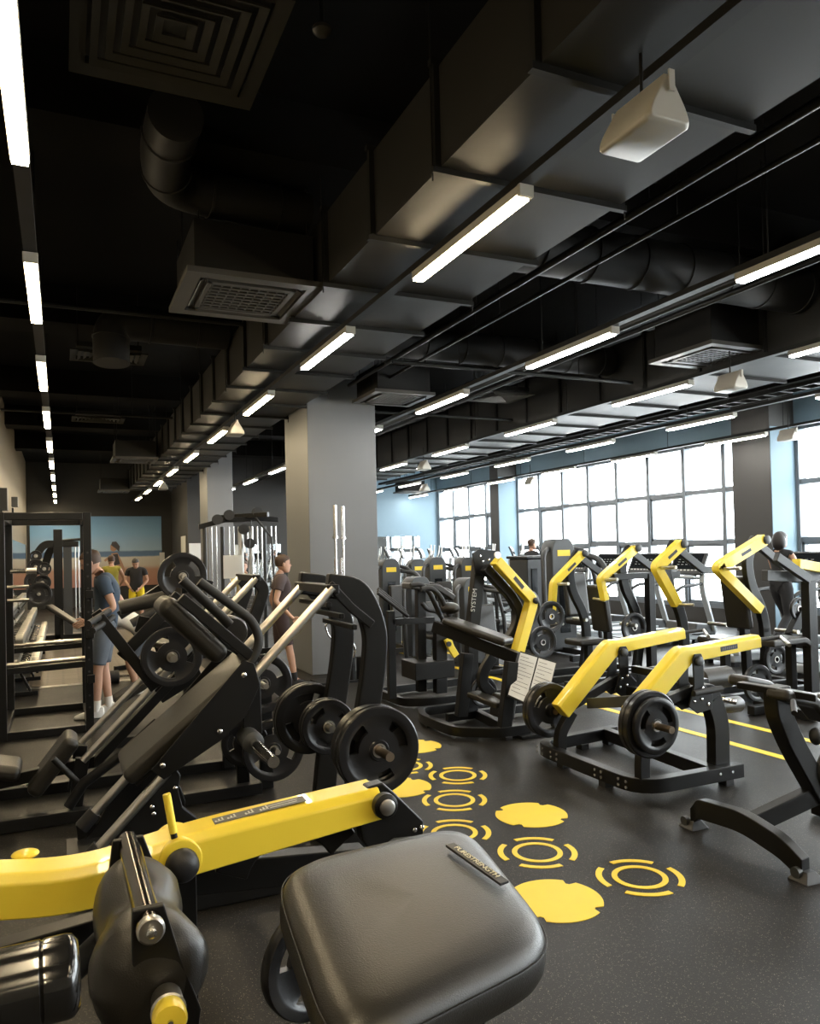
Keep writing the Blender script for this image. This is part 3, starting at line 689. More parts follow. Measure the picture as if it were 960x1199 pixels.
# ================================================================ NEAR YELLOW LEVER MACHINE
def near_lever():
    Y = 2.2; r = thing('lever_machine', 'weight machine with a long thick yellow lever arm in the left foreground', 'weight machine', (.5, 2.3, 0))
    A = QL([(-60, 1052), (95, 1043), (215, 1001), (445, 939)], Y)
    # lever with a chamfered box section
    P = fillet([(x, 0, z) for x, z in A], .2, 8); rings = []
    for i, p in enumerate(P):
        t = (P[min(i+1, len(P)-1)]-P[max(i-1, 0)]).normalized(); nn = Vector((-t.z, 0, t.x)); yv = Vector((0, 1, 0)); c = Vector((p.x, Y+.05, p.z))
        k = 1 if i < len(P)-1 else .85
        h, w, ch = .055*k, .072, .022
        rings.append([c-yv*w+nn*(h-ch), c-yv*(w-ch)+nn*h, c+yv*(w-ch)+nn*h, c+yv*w+nn*(h-ch), c+yv*w-nn*h, c-yv*w-nn*h])
    lv = MB().poly(rings).build('lever_arm', 'yellow', r, bevel=.006, seg=3)
    # safety sticker on top of the arm
    a, b = lerp2(A[2], A[3], .16), lerp2(A[2], A[3], .62); t = (Vector((b[0], 0, b[1]))-Vector((a[0], 0, a[1]))).normalized(); nn = Vector((-t.z, 0, t.x))
    ca = Vector(((a[0]+b[0])/2, Y+.04, (a[1]+b[1])/2))+nn*.0555
    st = MB().box(ca, ((Vector((b[0]-a[0], 0, b[1]-a[1]))).length, .05, .0015), R=Matrix((t, Vector((0, 1, 0)), nn)).transposed()).build('instruction_label', 'darkgrey_label', lv)
    pic = MB(); L = Vector((b[0]-a[0], 0, b[1]-a[1])).length
    for k, (u, w_, h_) in enumerate([(-.44, .03, .022), (-.31, .03, .022), (-.12, .035, .03), (.04, .035, .03), (.2, .06, .004), (.2, .05, .004), (.33, .05, .004), (.33, .04, .004)]):
        yy = [0, 0, 0, 0, .008, -.008, .008, -.008][k]
        if h_ > .01:
            for q in range(3): pic.box(ca+t*(u*L+q*.010-.01)+Vector((0, ((q*7) % 3-1)*.006, 0))+nn*.001, (.0045, h_*(.5+.2*q), .001), R=Matrix((t, Vector((0, 1, 0)), nn)).transposed())
            pic.box(ca+t*(u*L)+nn*.001+Vector((0, -.008, 0)), (.026, .003, .001), R=Matrix((t, Vector((0, 1, 0)), nn)).transposed())
        else: pic.box(ca+t*u*L+Vector((0, yy, 0))+nn*.001, (w_, h_, .001), R=Matrix((t, Vector((0, 1, 0)), nn)).transposed())
    pic.build('label_print', 'marking', st)
    # lever end bracket
    e = A[3]; PR(r, 'end_bracket', 'steel', QL([(432, 922), (449, 917), (462, 928), (497, 962), (497, 979), (462, 983), (436, 1000), (425, 985), (420, 955)], Y), Y+.03, .05, .006)
    MB().lathe([(.036, 0), (.038, -.01), (.038, -.03), (.03, -.036)], v3(e, Y-.02), (0, 1, 0), 28).build('pivot_knob', 'steel', r)
    MB().lathe([(.024, -.034), (.024, -.042), (.02, -.044)], v3(e, Y-.02), (0, 1, 0), 28).build('pivot_cap', 'satin', r)
    BL(r, QL([(486, 972), (494, 969)], Y), Y+.004, r=.008)
    # central pivot, yellow boss and small locking lever
    c = Q(210, 1005, Y)
    MB().lathe([(.06, -.045), (.06, .11)], v3(c, Y+.02), (0, 1, 0), 32).build('pivot_boss', 'yellow', r, bevel=.006)
    MB().lathe([(.044, -.027), (.044, -.045), (.036, -.058), (.018, -.066), (.002, -.068)], v3(c, Y-.02), (0, 1, 0), 32).build('pivot_cover', 'rubber', r)
    l0, l1 = Q(203, 975, Y), Q(195, 930, Y)
    T(r, 'locking_pin', 'steel', [v3(Q(206, 990, Y), Y+.0), v3(l0, Y)], .009)
    T(r, 'locking_lever', 'yellow', [v3(l0, Y), v3(lerp2(l0, l1, .5), Y), v3(l1, Y)], .011)
    MB().ell(v3(Q(27, 1021, Y), Y+.13), (.035, .03, .012)).build('yellow_clamp', 'yellow', r)
    # frame
    f0 = Q(213, 1020, 2.3); BX(r, 'upright', 'steel', (f0[0]-.035, 2.33, 0), (f0[0]+.045, 2.42, f0[1]+.02))
    b0, b1 = Q(205, 1022, 2.5), Q(420, 1002, 2.5)
    SW(r, 'cross_beam', 'steel', [v3(b0, 2.46), v3(b1, 2.46)], .07, .10)
    SW(r, 'lower_beam', 'steel', [(-.5, 2.42, .62), (.32, 2.42, .70)], .07, .09)
    T(r, 'brace', 'steel', [(-.22, 2.3, .45), (.22, 2.3, .80)], .035)
    SW(r, 'base_rail', 'steel', [(-.6, 2.38, .05), (1.0, 2.38, .05)], .08, .09)
    BX(r, 'rear_post', 'steel', (.93, 2.34, 0), (1.0, 2.42, b1[1]))
    # curved plate carrier behind the pad
    cc = Q(345, 1040, 2.25); pts = [(cc[0]+.19*math.cos(a), 2.3, cc[1]+.19*math.sin(a)) for a in [PI*.16+PI*.74*i/14 for i in range(15)]]
    SW(r, 'curved_guard', 'steel', pts, .10, .045, up=(0, 1, 0))
    # hand grip: polished dark tube pointing at the camera
    g0, g1 = v3(Q(150, 985, 2.15), 2.15), v3(Q(176, 1087, 1.62), 1.62)
    T(r, 'grip_tube', 'gripmetal', [g0, g1], .0265, 24)
    MB().lathe([(.0275, 0), (.0275, -.012), (.023, -.016)], g1, (0, 1, 0), 24).build('grip_collar', 'satin', r)
    MB().lathe([(.010, -.014), (.010, -.026), (.006, -.028)], g1, (0, 1, 0), 12).build('bolt', 'bolt', r)
    PR(r, 'grip_plate', 'steel', [(g1.x-.032, g1.z+.03), (g1.x+.03, g1.z+.03), (g1.x+.06, g1.z-.08), (g1.x+.10, g1.z-.2), (g1.x+.08, g1.z-.33), (g1.x-.03, g1.z-.36), (g1.x-.035, g1.z-.15)], 1.655, .02)
    PR(r, 'grip_plate', 'steel', [(g0.x-.04, g0.z+.02), (g0.x+.035, g0.z+.02), (g0.x+.09, g0.z-.14), (g0.x-.06, g0.z-.14)], 2.12, .02)
    k = Q(197, 1182, 1.58)
    MB().lathe([(.030, .05), (.032, .0), (.034, -.008), (.026, -.012)], v3(k, 1.58), (.05, 1, -.1), 28).build('spacer_ring', 'satin', r)
    MB().lathe([(.030, -.01), (.032, -.02), (.033, -.045), (.029, -.055), (.001, -.057)], v3(k, 1.58), (.05, 1, -.1), 28).build('adjuster_knob', 'yellow', r)
    MB().lathe([(.006, -.057), (.005, -.062)], v3(k, 1.58), (.05, 1, -.1), 10).build('bolt', 'bolt', r)
    # two puffy leather rollers, waisted, lying along the lever's axle
    def puffy(c0, rads, yl, seed):
        rings = []; n = 48
        for i, (yy, rr) in enumerate(zip(yl, rads)):
            ring = []
            for j in range(n):
                a = 2*PI*j/n
                w = 1+.035*math.sin(3*a+seed+yy*19)+.02*math.sin(7*a+yy*40+seed)+.012*math.sin(11*a-yy*65)-.03*abs(math.sin(4*a+yy*26+seed))**6-.025*abs(math.sin(2.0*a-yy*34))**10
                ring.append(Vector((c0[0]+rr*w*math.cos(a), yy, c0[1]+.12*(yy-yl[0])+rr*w*math.sin(a)*.98)))
            rings.append(ring)
        return MB().poly(rings)
    cc = Q(178, 1090, 1.75)
    yl = [1.64, 1.645, 1.66, 1.69, 1.73, 1.77, 1.80, 1.83, 1.86, 1.89, 1.93, 1.98, 2.03, 2.07, 2.095, 2.1]
    rd = [.03, .08, .105, .122, .124, .112, .100, .092, .093, .098, .102, .100, .092, .074, .045, .02]
    o = puffy((cc[0]-.012, cc[1]-.07), rd, yl, .4).build('leather_roller', 'pad', r)
    s_ = o.modifiers.new('sub', 'SUBSURF'); s_.levels = 1; s_.render_levels = 1
    return r
M['darkgrey_label'] = mat('grey_label', (.09, .09, .08), .4)
M['gripmetal'] = mat('dark_polished_metal', (.10, .09, .08), .18, 1)
near_lever()
# black foam roller at the very left bottom
rl = thing('foam_roller', 'glossy black grooved roller pad cut off by the bottom left corner', 'roller pad', (-.25, 1.3, 0))
c = Q(40, 1152, 1.25)
prof = [(.02, .07), (.045, .068), (.055, .06), (.057, .052), (.057, .022), (.054, .019), (.057, .016), (.057, -.05), (.054, -.053), (.057, -.056), (.057, -.13), (.054, -.133), (.057, -.136), (.057, -.3), (.02, -.3)]
MB().lathe(prof, (c[0]-.008, 1.25, c[1]), (1, 0, .02), 36).build('roller', 'gloss_foam', rl)
T(rl, 'axle', 'satin', [(c[0]-.3, 1.25, c[1]), (c[0]-.5, 1.25, c[1])], .02)
BX(rl, 'stand_post', 'steel', (c[0]-.46, 1.22, 0), (c[0]-.40, 1.28, c[1]+.03))

M['brass'] = mat('worn_steel', (.38, .30, .22), .3, 1)

# ================================================================ HACK SQUAT MACHINE (left middle)
def hack():
    YN, YFr = 4.0, 4.55
    r = thing('hack_squat_machine', 'black hack squat machine with two slanted chrome rails and tall hooked uprights', 'weight machine', (.9, 4.3, 0))
    n0, n1 = Q(104, 1006, YN), Q(389, 688, YN)
    d = (Vector(n1)-Vector(n0)).normalized(); nr = Vector((-d.y, d.x))   # along the rails, and up-left normal
    for Y in (YN+.0, YFr):
        T(r, 'guide_rail', 'satin', [(n0[0], Y, n0[1]), (n1[0], Y, n1[1])], .026, 20)
        T(r, 'rail_socket', 'rubber', [(n0[0]-.03*d.x, Y, n0[1]-.03*d.y), (n0[0]+.07*d.x, Y, n0[1]+.07*d.y)], .04, 20)
    # hooked uprights traced on the near plane
    U = QL([(386, 686), (421, 690), (436, 716), (444, 745), (441, 790), (433, 840), (424, 905), (418, 1000)], YN)
    # floor point of the upright
    U[-1] = (U[-2][0]-.06, .02)
    for k, Y in enumerate((YN+.06, YFr+.05)):
        S(r, 'hooked_upright', 'steel', U, Y, .138, .07, .12, .012)
    S1 = Q(385, 690, YN)
    SW(r, 'top_crossbar', 'steel', [(S1[0]+.02, YN-.02, S1[1]), (S1[0]+.02, YFr+.08, S1[1])], .07, .05)
    for k in (0, 1, 2):
        q = lerp2(U[0], U[2], .25+.3*k); SW(r, 'cross_rod', 'steel', [(q[0]-.05, YN+.05, q[1]-.07-.02*k), (q[0]-.05, YFr+.05, q[1]-.07-.02*k)], .03, .03)
    for Y in (YN+.03, YFr+.05): S(r, 'top_gusset', 'steel', [(n1[0]-.01, n1[1]+.02), (n1[0]+.12, n1[1]-.12), (n1[0]+.24, n1[1]-.22)], Y, .05, .03)
    # base
    for Y in (YN-.05, YFr+.2): SW(r, 'base_rail', 'steel', [(n0[0]-.02, Y, .05), (U[-1][0]+.2, Y, .05)], .09, .09)
    SW(r, 'base_crossbar', 'steel', [(U[-1][0], YN-.05, .05), (U[-1][0], YFr+.2, .05)], .09, .08)
    SW(r, 'base_crossbar', 'steel', [(n0[0]+.05, YN-.05, .05), (n0[0]+.05, YFr+.2, .05)], .09, .08)
    # slanted side frame below the rails
    for Y in (YN+.02, YFr+.02):
        a = Vector(n0)-nr*.12; b = Vector(n0)+d*.95-nr*.14
        P = [tuple(a+d*.0), tuple(b), (b.x+.12, b.y-.05), (b.x+.13, b.y-.28), (b.x+.24, b.y-.46), (b.x+.3, .1), (b.x-.05, .1), (b.x-.2, b.y-.52), (a.x-.05, a.y-.06)] if False else None
        q = [(122, 1004), (136, 975), (206, 899), (212, 908), (209, 925), (214, 945), (230, 957), (236, 975), (232, 1010), (175, 1040), (140, 1050), (100, 1030)]
        pts = QL(q, YN); PR(r, 'side_frame_plate', 'steel', pts, Y, .05, .008)
    BL(r, QL([(204, 921), (177, 943), (179, 951), (148, 982), (149, 990)], YN), YN-.026, r=.011)
    for Y in (YN, YFr): S(r, 'rail_foot', 'steel', [(n0[0], n0[1]), (n0[0]+.03, .06)], Y+.03, .10, .05)
    SW(r, 'foot_platform', 'rubber', [(n0[0]+.05, YN-.02, n0[1]-.10), (n0[0]+.05, YFr+.05, n0[1]-.10)], .30, .03)
    # carriage: thick back pad, metal side panel
    B0, B1 = Vector(Q(152, 903, YN)), Vector(Q(287, 783, YN))
    dd = (B1-B0).normalized(); nn = Vector((-dd.y, dd.x)); th = .085
    ax = Vector((dd.x, 0, dd.y)); an = Vector((nn.x, 0, nn.y)); L = (B1-B0).length
    cpt = Vector((B0.x, YN+.25, B0.y))+ax*(L*.52)-an*th*.4
    Rm = Matrix((ax, Vector((0, 1, 0)), an)).transposed()
    pd = MB().box(cpt, (L*1.16, .47, th), R=Rm).build('back_pad', 'pad', r, bevel=.032, seg=6)
    MB().box(cpt-an*(th*.52+.01), (L*1.12, .40, .02), R=Rm).build('pad_backing', 'steel', r, bevel=.003)
    for Y in (YN-.045, YFr-.02):
        PR(r, 'side_panel', 'steel', QL([(176, 900), (284, 772), (296, 776), (303, 800), (287, 836), (262, 862), (191, 911)], YN-.015), Y, .012, .004)
    BL(r, QL([(285, 790), (257, 856), (190, 896)], YN-.045), YN-.051, r=.014)
    # neck roll, channel and shoulder grips
    h0, h1 = Vector(Q(197, 709, YN)), Vector(Q(262, 770, YN))
    T(r, 'head_roll', 'pad', [(h0.x, YN+.05, h0.y), (h0.x+.0, YN+.05, h0.y)], .05) if False else None
    hd = (h1-h0).normalized(); hn = Vector((-hd.y, hd.x)); Rh = Matrix((Vector((hd.x, 0, hd.y)), Vector((0, 1, 0)), Vector((hn.x, 0, hn.y)))).transposed()
    hc = (h0+h1)/2; MB().box((hc.x, YN+.22, hc.y), ((h1-h0).length*1.12, .34, .105), R=Rh).build('head_pad', 'pad', r, bevel=.045, seg=6)
    c0, c1 = Q(212, 700, YN), Q(302, 775, YN)
    for Y in (YN+.03, YN+.36): S(r, 'channel_beam', 'steel', [c0, c1], Y, .055, .05)
    g = QL([(214, 679), (262, 724), (270, 732)], YN+.10)
    T(r, 'grip_bar', 'foam', R3(g, YN+.12), .026, 16)
    g = QL([(234, 681), (297, 727), (306, 752), (296, 775), (285, 780)], YN)
    T(r, 'grip_bar', 'foam', R3(g, YN+.02), .024, 16, .06)
    s0 = Q(272, 740, YN+.2); MB().lathe([(.02, -.1), (.075, -.1), (.085, -.08), (.085, .08), (.075, .1), (.02, .1)], (s0[0], YN+.28, s0[1]), (0, 1, 0), 28).build('shoulder_pad', 'pad', r)
    # carriage arm and empty weight peg pointing at the viewer
    k0, k1 = Q(294, 790, YN), Q(297, 862, YN)
    S(r, 'carriage_arm', 'steel', [k0, k1], YN+.04, .10, .06)
    S(r, 'carriage_arm', 'steel', [k0, k1], YFr-.06, .10, .06)
    e = v3(Q(296, 869, 3.9), 3.9)
    MB().lathe([(.055, .14), (.055, -.02), (.036, -.03)], e, (0, 1, 0), 24).build('peg_collar', 'plastic', r)
    T(r, 'weight_peg', 'chrome', [e, e+Vector((0, -.42, 0))], .028, 24)
    T(r, 'weight_peg', 'satin', [(e.x, YFr-.02, e.z), (e.x, YFr+.3, e.z)], .0245, 24)
    # storage pegs on the uprights
    for (px_, py_, Y, s) in ((455, 884, 3.62, 1),):
        p = Q(px_, py_, Y)
    a = Q(441, 877, 3.72)
    T(r, 'storage_peg', 'brass', [(a[0], YN+.06, a[1]), (a[0], 3.54, a[1])], .0235, 20)
    b = Q(383, 850, 4.42)
    T(r, 'storage_peg', 'satin', [(b[0], 4.32, b[1]), (b[0], YFr+.22, b[1])], .021, 20)
    return a, b, e
hk = hack()
a, b, e = hk
weight('front black weight plate on the near storage peg, just above the yellow lever', a[0], 3.70, a[1], tw=.5)
weight('black weight plate directly behind the front one on the near storage peg', a[0], 3.755, a[1], tw=2.0)
weight('black weight plate innermost on the near storage peg, against the upright', a[0], 3.81, a[1], .215, tw=1.2)
weight('smaller black weight plate on the inside of the far hooked upright', b[0], 4.40, b[1], .165, .035, tw=.8)
weight('second smaller black weight plate between the two hooked uprights', b[0], 4.45, b[1], .165, .035, tw=2.1)
weight('large black weight plate on the outside of the far hooked upright', b[0]-.03, 4.68, b[1], .22, tw=1.5)
weight('outermost large black weight plate behind the far hooked upright', b[0]-.03, 4.73, b[1], .22, tw=.3)

# ================================================================ SECOND SLANTED MACHINE (behind the hack squat)
def hack_two():
    YN, YFr = 5.7, 6.25
    r = thing('leg_press_machine', 'slanted rail machine behind the hack squat, with a low cushion at its left end', 'weight machine', (.6, 6.0, 0))
    n0, n1 = Q(97, 891, YN), Q(300, 677, YN); d = (Vector(n1)-Vector(n0)).normalized(); nr = Vector((-d.y, d.x))
    for Y in (YN, YFr): T(r, 'guide_rail', 'satin', [(n0[0], Y, n0[1]), (n1[0], Y, n1[1])], .025, 18)
    U = QL([(300, 678), (311, 690), (297, 732), (286, 765), (284, 800)], YN); U.append((U[-1][0], .03))
    for Y in (YN+.05, YFr+.05): S(r, 'hooked_upright', 'steel', U, Y, .09, .06, .05, .01)
    SW(r, 'top_crossbar', 'steel', [(n1[0], YN-.02, n1[1]), (n1[0], YFr+.05, n1[1])], .06, .05)
    T(r, 'side_tube', 'steel', R3(fillet([(x, z, 0) for x, z in QL([(80, 942), (100, 915), (145, 880), (175, 850)], YN-.1)], .1) and QL([(80, 945), (98, 917), (145, 882), (185, 845)], YN-.1), YN-.1), .035, 14)
    SW(r, 'slanted_beam', 'steel', R3([tuple(Vector(n0)-nr*.09+d*.02), tuple(Vector(n1)-nr*.09-d*.3)], YN+.1), .08, .09)
    for Y in (YN-.1, YFr+.1): SW(r, 'base_rail', 'steel', [(n0[0]-.6, Y, .05), (U[-1][0]+.1, Y, .05)], .08, .08)
    S(r, 'front_leg', 'steel', [tuple(n0), (n0[0]-.05, .05)], YN+.1, .09, .06)
    S(r, 'front_leg', 'steel', [tuple(n0), (n0[0]-.05, .05)], YFr-.05, .09, .06)
    SW(r, 'seat_beam', 'steel', [(n0[0]-1.0, YN+.2, .2), (n0[0]+.1, YN+.2, .32)], .07, .08)
    # seat and back cushions at left
    q0, q1 = Vector(Q(40, 930, YN)), Vector(Q(84, 872, YN)); ax = (q1-q0).normalized(); L = (q1-q0).length
    c = (q0+q1)/2; A = Vector((ax.x, 0, ax.y)); N_ = Vector((-ax.y, 0, ax.x))
    MB().box((c.x, YN+.2, c.y), (L*1.15, .36, .11), R=Matrix((A, Vector((0, 1, 0)), N_)).transposed()).build('back_cushion', 'pad', r, bevel=.045, seg=6)
    q0, q1 = Vector(Q(-25, 905, YN)), Vector(Q(22, 905, YN)); c = (q0+q1)/2
    MB().box((c.x, YN+.15, c.y), ((q1-q0).length*1.1, .36, .10), R=Matrix.Rotation(.25, 3, 'Y')).build('seat_cushion', 'pad', r, bevel=.045, seg=6)
    T(r, 'side_handle', 'foam', [(Q(62, 888, YN-.1)[0], YN-.1, Q(62, 888, YN-.1)[1]), v3(Q(90, 915, YN-.05), YN-.05)], .02)
    # carriage
    for Y in (YN-.06, YFr-.05): S(r, 'carriage_arm', 'steel', QL([(116, 722), (150, 765), (182, 806)], YN-.06), Y, .075, .05)
    S(r, 'carriage_beam', 'steel', QL([(142, 770), (190, 720), (205, 700)], YN), YN+.02, .08, .05)
    S(r, 'carriage_plate', 'steel', QL([(160, 730), (205, 740), (225, 790), (185, 815)], YN+.1), YN+.1, .12, .03)
    p = QL([(100, 733), (110, 722), (122, 726)], YN-.1)
    T(r, 'push_handle', 'foam', [v3(Q(103, 730, YN-.15), YN-.2), v3(Q(128, 716, YN), YN+.05)], .022)
    T(r, 'push_handle', 'foam', [v3(Q(108, 738, YN-.15), YN-.2), v3(Q(133, 723, YN), YN+.05)], .022)
    T(r, 'roller_pad', 'pad', [v3(Q(140, 712, YN), YN), v3(Q(192, 700, YN), YN)], .05, 18)
    pg = Q(200, 768, 5.55); T(r, 'weight_peg', 'satin', [(pg[0], YN+.05, pg[1]), (pg[0], 5.38, pg[1])], .025, 18)
    T(r, 'storage_peg', 'satin', [(Q(307, 801, 5.6)[0], 5.75, Q(307, 801, 5.6)[1]), (Q(307, 801, 5.6)[0], 5.48, Q(307, 801, 5.6)[1])], .02)
    T(r, 'storage_peg', 'satin', [(Q(322, 878, 5.5)[0], 5.75, Q(322, 878, 5.5)[1]), (Q(322, 878, 5.5)[0], 5.42, Q(322, 878, 5.5)[1])], .02)
    BX(r, 'rear_post', 'steel', (Q(312, 801, 5.7)[0]-.05, 5.7, 0), (Q(312, 801, 5.7)[0]+.04, 5.78, .85))
    return pg
pg = hack_two()
weight('black weight plate on the carriage peg of the second slanted machine', pg[0], 5.50, pg[1], .205, tw=.9)
x, z = Q(307, 800, 5.58); weight('black weight plate upper of two behind the side panel of the hack squat', x, 5.56, z, .215, tw=.2)
x, z = Q(320, 878, 5.5); weight('black weight plate lower of two behind the empty chrome peg', x, 5.50, z, .225, tw=1.1)
x, z = Q(285, 868, 5.7); weight('black weight plate low on the floor side behind the hack squat panel', x, 5.66, z, .17, tw=.1)
# tall dark plate behind (incline press)
x, z = Q(214, 675, 7.4)
iw = thing('incline_press_machine', 'dark incline press machine just right of the bending man, carrying a high plate', 'weight machine', (x, 7.6, 0))
S(iw, 'upright', 'steel', [(x+.05, .03), (x+.05, z+.05)], 7.55, .09, .09)
T(iw, 'weight_peg', 'satin', [(x, 7.55, z), (x, 7.3, z)], .024)
SW(iw, 'base_rail', 'steel', [(x-.6, 7.6, .05), (x+.6, 7.6, .05)], .09, .09)
S(iw, 'lever_beam', 'steel', [(x-.55, z-.35), (x, z), (x+.3, z-.1)], 7.6, .08, .06)
T(iw, 'foam_grip', 'foam', [(x-.45, 7.5, z-.42), (x-.05, 7.5, z-.22)], .04, 16)
MB().box((x-.2, 7.75, .62), (.9, .3, .08), R=Matrix.Rotation(-.5, 3, 'Y')).build('back_pad', 'pad', iw, bevel=.03, seg=4)
weight('large black weight plate standing highest on the left, right of the men at the back', x, 7.42, z, .225, tw=.52)

# ================================================================ YELLOW TWO ARM MACHINE (right middle)
def glute():
    r = thing('lever_curl_machine', 'low black machine with two bent yellow lever arms on an open floor frame', 'weight machine', (4.05, 4.8, 0))
    x0, x1, ya, yb = 3.60, 4.50, 4.17, 5.45
    SW(r, 'base_loop', 'steel', [(x1+.02, ya, .09), (x0, ya, .09), (x0, yb, .09), (x1, yb+.1, .09)], .085, .10, .22)
    SW(r, 'base_crossbar', 'steel', [(x1-.22, ya+.04, .09), (x1-.12, yb+.08, .09)], .08, .10)
    for x, y in ((x0+.02, 5.1), (x0+.0, 4.55), (x1-.12, ya), (x1-.1, yb+.06), (x0+.5, yb+.04)): BX(r, 'foot_block', 'rubber', (x-.04, y-.04, 0), (x+.04, y+.04, .045), .004)
    arms = [QL([(655, 832), (713, 758), (797, 741)], 5.2), QL([(738, 838), (797, 767), (884, 750)], 4.25)]
    for A, Y in zip(arms, (5.2, 4.25)):
        P = fillet([(x, 0, z) for x, z in A], .06, 6); rings = []
        for i, p in enumerate(P):
            t = (P[min(i+1, len(P)-1)]-P[max(i-1, 0)]).normalized(); nn = Vector((-t.z, 0, t.x)); yv = Vector((0, 1, 0)); c = Vector((p.x, Y, p.z))
            f = i/(len(P)-1); h = .074-.026*max(0, (f-.5)*2); w = .06; ch = .02
            rings.append([c-yv*w+nn*(h-ch), c-yv*(w-ch)+nn*h, c+yv*(w-ch)+nn*h, c+yv*w+nn*(h-ch), c+yv*w-nn*h, c-yv*w-nn*h])
        la = MB().poly(rings).build('lever_arm', 'yellow', r, bevel=.008, seg=3)
        m0, m1 = lerp2(A[1], A[2], .38), lerp2(A[1], A[2], .72); 
        t = Vector((m1[0]-m0[0], 0, m1[1]-m0[1])).normalized(); up = Vector((-t.z, 0, t.x)); mc = Vector(((m0[0]+m1[0])/2, Y-.061, (m0[1]+m1[1])/2))
        if Y < 5:
            MB().box(mc, (.17, .002, .035), R=Matrix((t, Vector((0, 1, 0)), up)).transposed()).build('logo_outline', 'darkprint', la)
            lg = MB()
            for k in range(7): lg.box(mc+t*(-.06+.02*k)+Vector((0, -.0015, 0)), (.006, .001, .022 if k % 2 else .016), R=Matrix((t, Vector((0, 1, 0)), up)).transposed()@Matrix.Rotation(.3, 3, 'Y'))
            lg.build('logo_mark', 'greywt', la)
    for k, (Y, s) in enumerate(((5.2, 0), (4.25, 1))):
        A = arms[k]; bx, bz = A[1][0]+.085, A[1][1]-.055
        PR(r, 'pivot_bracket', 'steel', [(bx-.05, bz+.03), (bx-.03, bz+.065), (bx+.03, bz+.065), (bx+.05, bz+.03), (bx+.05, bz-.16), (bx+.13, bz-.24), (bx+.12, bz-.34), (bx-.02, bz-.36), (bx-.10, bz-.30), (bx-.045, bz-.16)], Y-.075, .014)
        PR(r, 'pivot_bracket', 'steel', [(bx-.05, bz+.03), (bx-.03, bz+.065), (bx+.03, bz+.065), (bx+.05, bz+.03), (bx+.05, bz-.16), (bx+.13, bz-.24), (bx+.12, bz-.34), (bx-.02, bz-.36), (bx-.10, bz-.30), (bx-.045, bz-.16)], Y+.075, .014)
        MB().lathe([(.034, 0), (.034, -.015), (.026, -.02)], (bx, Y-.083, bz+.015), (0, 1, 0), 20).build('pivot_cap', 'plastic', r)
        BL(r, [(bx-.03, bz-.2), (bx+.03, bz-.18), (bx+.02, bz-.26), (bx-.05, bz-.27), (bx+.08, bz-.3)], Y-.083, r=.012)
        # main post and slanted strut
        zf = .1
        S(r, 'main_post', 'steel', [(A[1][0]+.33, zf), (A[1][0]+.34, .45), (A[1][0]+.24, bz-.22), (bx+.02, bz-.28)], Y+.0, .14, .09, .12, .01)
        S(r, 'slanted_strut', 'steel', [(bx+.02, bz-.2), (A[0][0]+.10, A[0][1]+.02)], Y, .07, .06)
        S(r, 'front_post', 'steel', [(x0+.06, .1), (x0+.06, .24), (A[0][0]+.12, A[0][1]-.02)], Y-(.02 if s else .0), .085, .07, .1)
        T(r, 'weight_peg', 'brass', [(A[0][0]+.0, Y+.05, A[0][1]-.02), (A[0][0]+.0, Y+(-.40 if s else .27), A[0][1]-.02)], .024, 20)
        MB().lathe([(.05, 0), (.05, .06)], (A[0][0], Y+(-.12 if s else .06), A[0][1]-.02), (0, 1, 0), 24).build('peg_collar', 'steel', r)
        T(r, 'end_handle', 'foam', [(A[2][0]-.02, Y, A[2][1]), (A[2][0]+.27, Y-.02, A[2][1]+.01)], .015)
        T(r, 'end_handle', 'satin', [(A[2][0]+.25, Y-.02, A[2][1]+.01), (A[2][0]+.1, Y-.22, A[2][1]-.02)], .015)
    A = arms[0]
    SW(r, 'link_bar', 'plastic', [(A[0][0]+.22, 5.12, A[0][1]+.05), (arms[1][0][0]+.22, 4.33, arms[1][0][1]+.07)], .02, .085)
    SW(r, 'link_bar', 'steel', [(A[1][0]+.12, 5.1, A[1][1]-.36), (arms[1][1][0]+.12, 4.33, arms[1][1][1]-.36)], .07, .08)
    SW(r, 'rear_link', 'plastic', [(A[1][0]+.2, 4.9, .62), (A[1][0]+.55, 4.75, .9)], .1, .08)
    # rollers
    def roll(c, L, R_, m_='pad'):
        MB().lathe([(.02, 0), (R_*.8, 0), (R_, .02), (R_, L-.02), (R_*.8, L), (R_*.3, L+.002), (R_*.28, L-.01), (.005, L-.01)], c, (1, 0, 0), 28).build('roller_pad', m_, r)
    c = Q(818, 796, 4.75); roll((c[0], 4.75, c[1]), .34, .088)
    c = Q(828, 829, 4.65); roll((c[0], 4.65, c[1]), .36, .065)
    c = Q(812, 812, 4.15); T(r, 'lower_handle', 'foam', [(c[0], 4.15, c[1]), (c[0]+.27, 4.15, c[1]+.01)], .022, 16)
    c = Q(828, 817, 4.3); T(r, 'chrome_peg', 'chrome', [(c[0], 4.35, c[1]+.01), (c[0]+.2, 4.22, c[1]-.04)], .02, 16)
    SW(r, 'roller_beam', 'steel', [(4.35, 4.3, .72), (4.35, 5.1, .72)], .06, .06)
    S(r, 'cushion_post', 'steel', [(4.45, .1), (4.45, .75)], 4.95, .08, .08)
    b = MB()
    for y in (5.38, 5.3, 5.18, 5.1, 4.62, 4.55, 4.36, 4.28): b.lathe([(.012, 0), (.011, -.006)], (x0-.043, y, .11), (1, 0, 0), 10); b.lathe([(.012, 0), (.011, -.006)], (x0-.043, y, .07), (1, 0, 0), 10)
    b.build('bolt', 'bolt', r)
    b = MB()
    for x in (4.30, 4.42): b.lathe([(.012, 0), (.011, -.006)], (x-.02, ya-.043, .1), (0, 1, 0), 10)
    b.build('bolt', 'bolt', r)
    return arms
ga = glute(); p = ga[1][0]; q = ga[0][0]
weight('black weight plate outermost on the near yellow arm, a smaller one', p[0], 4.00, p[1]-.02, .19, .035, tw=.45)
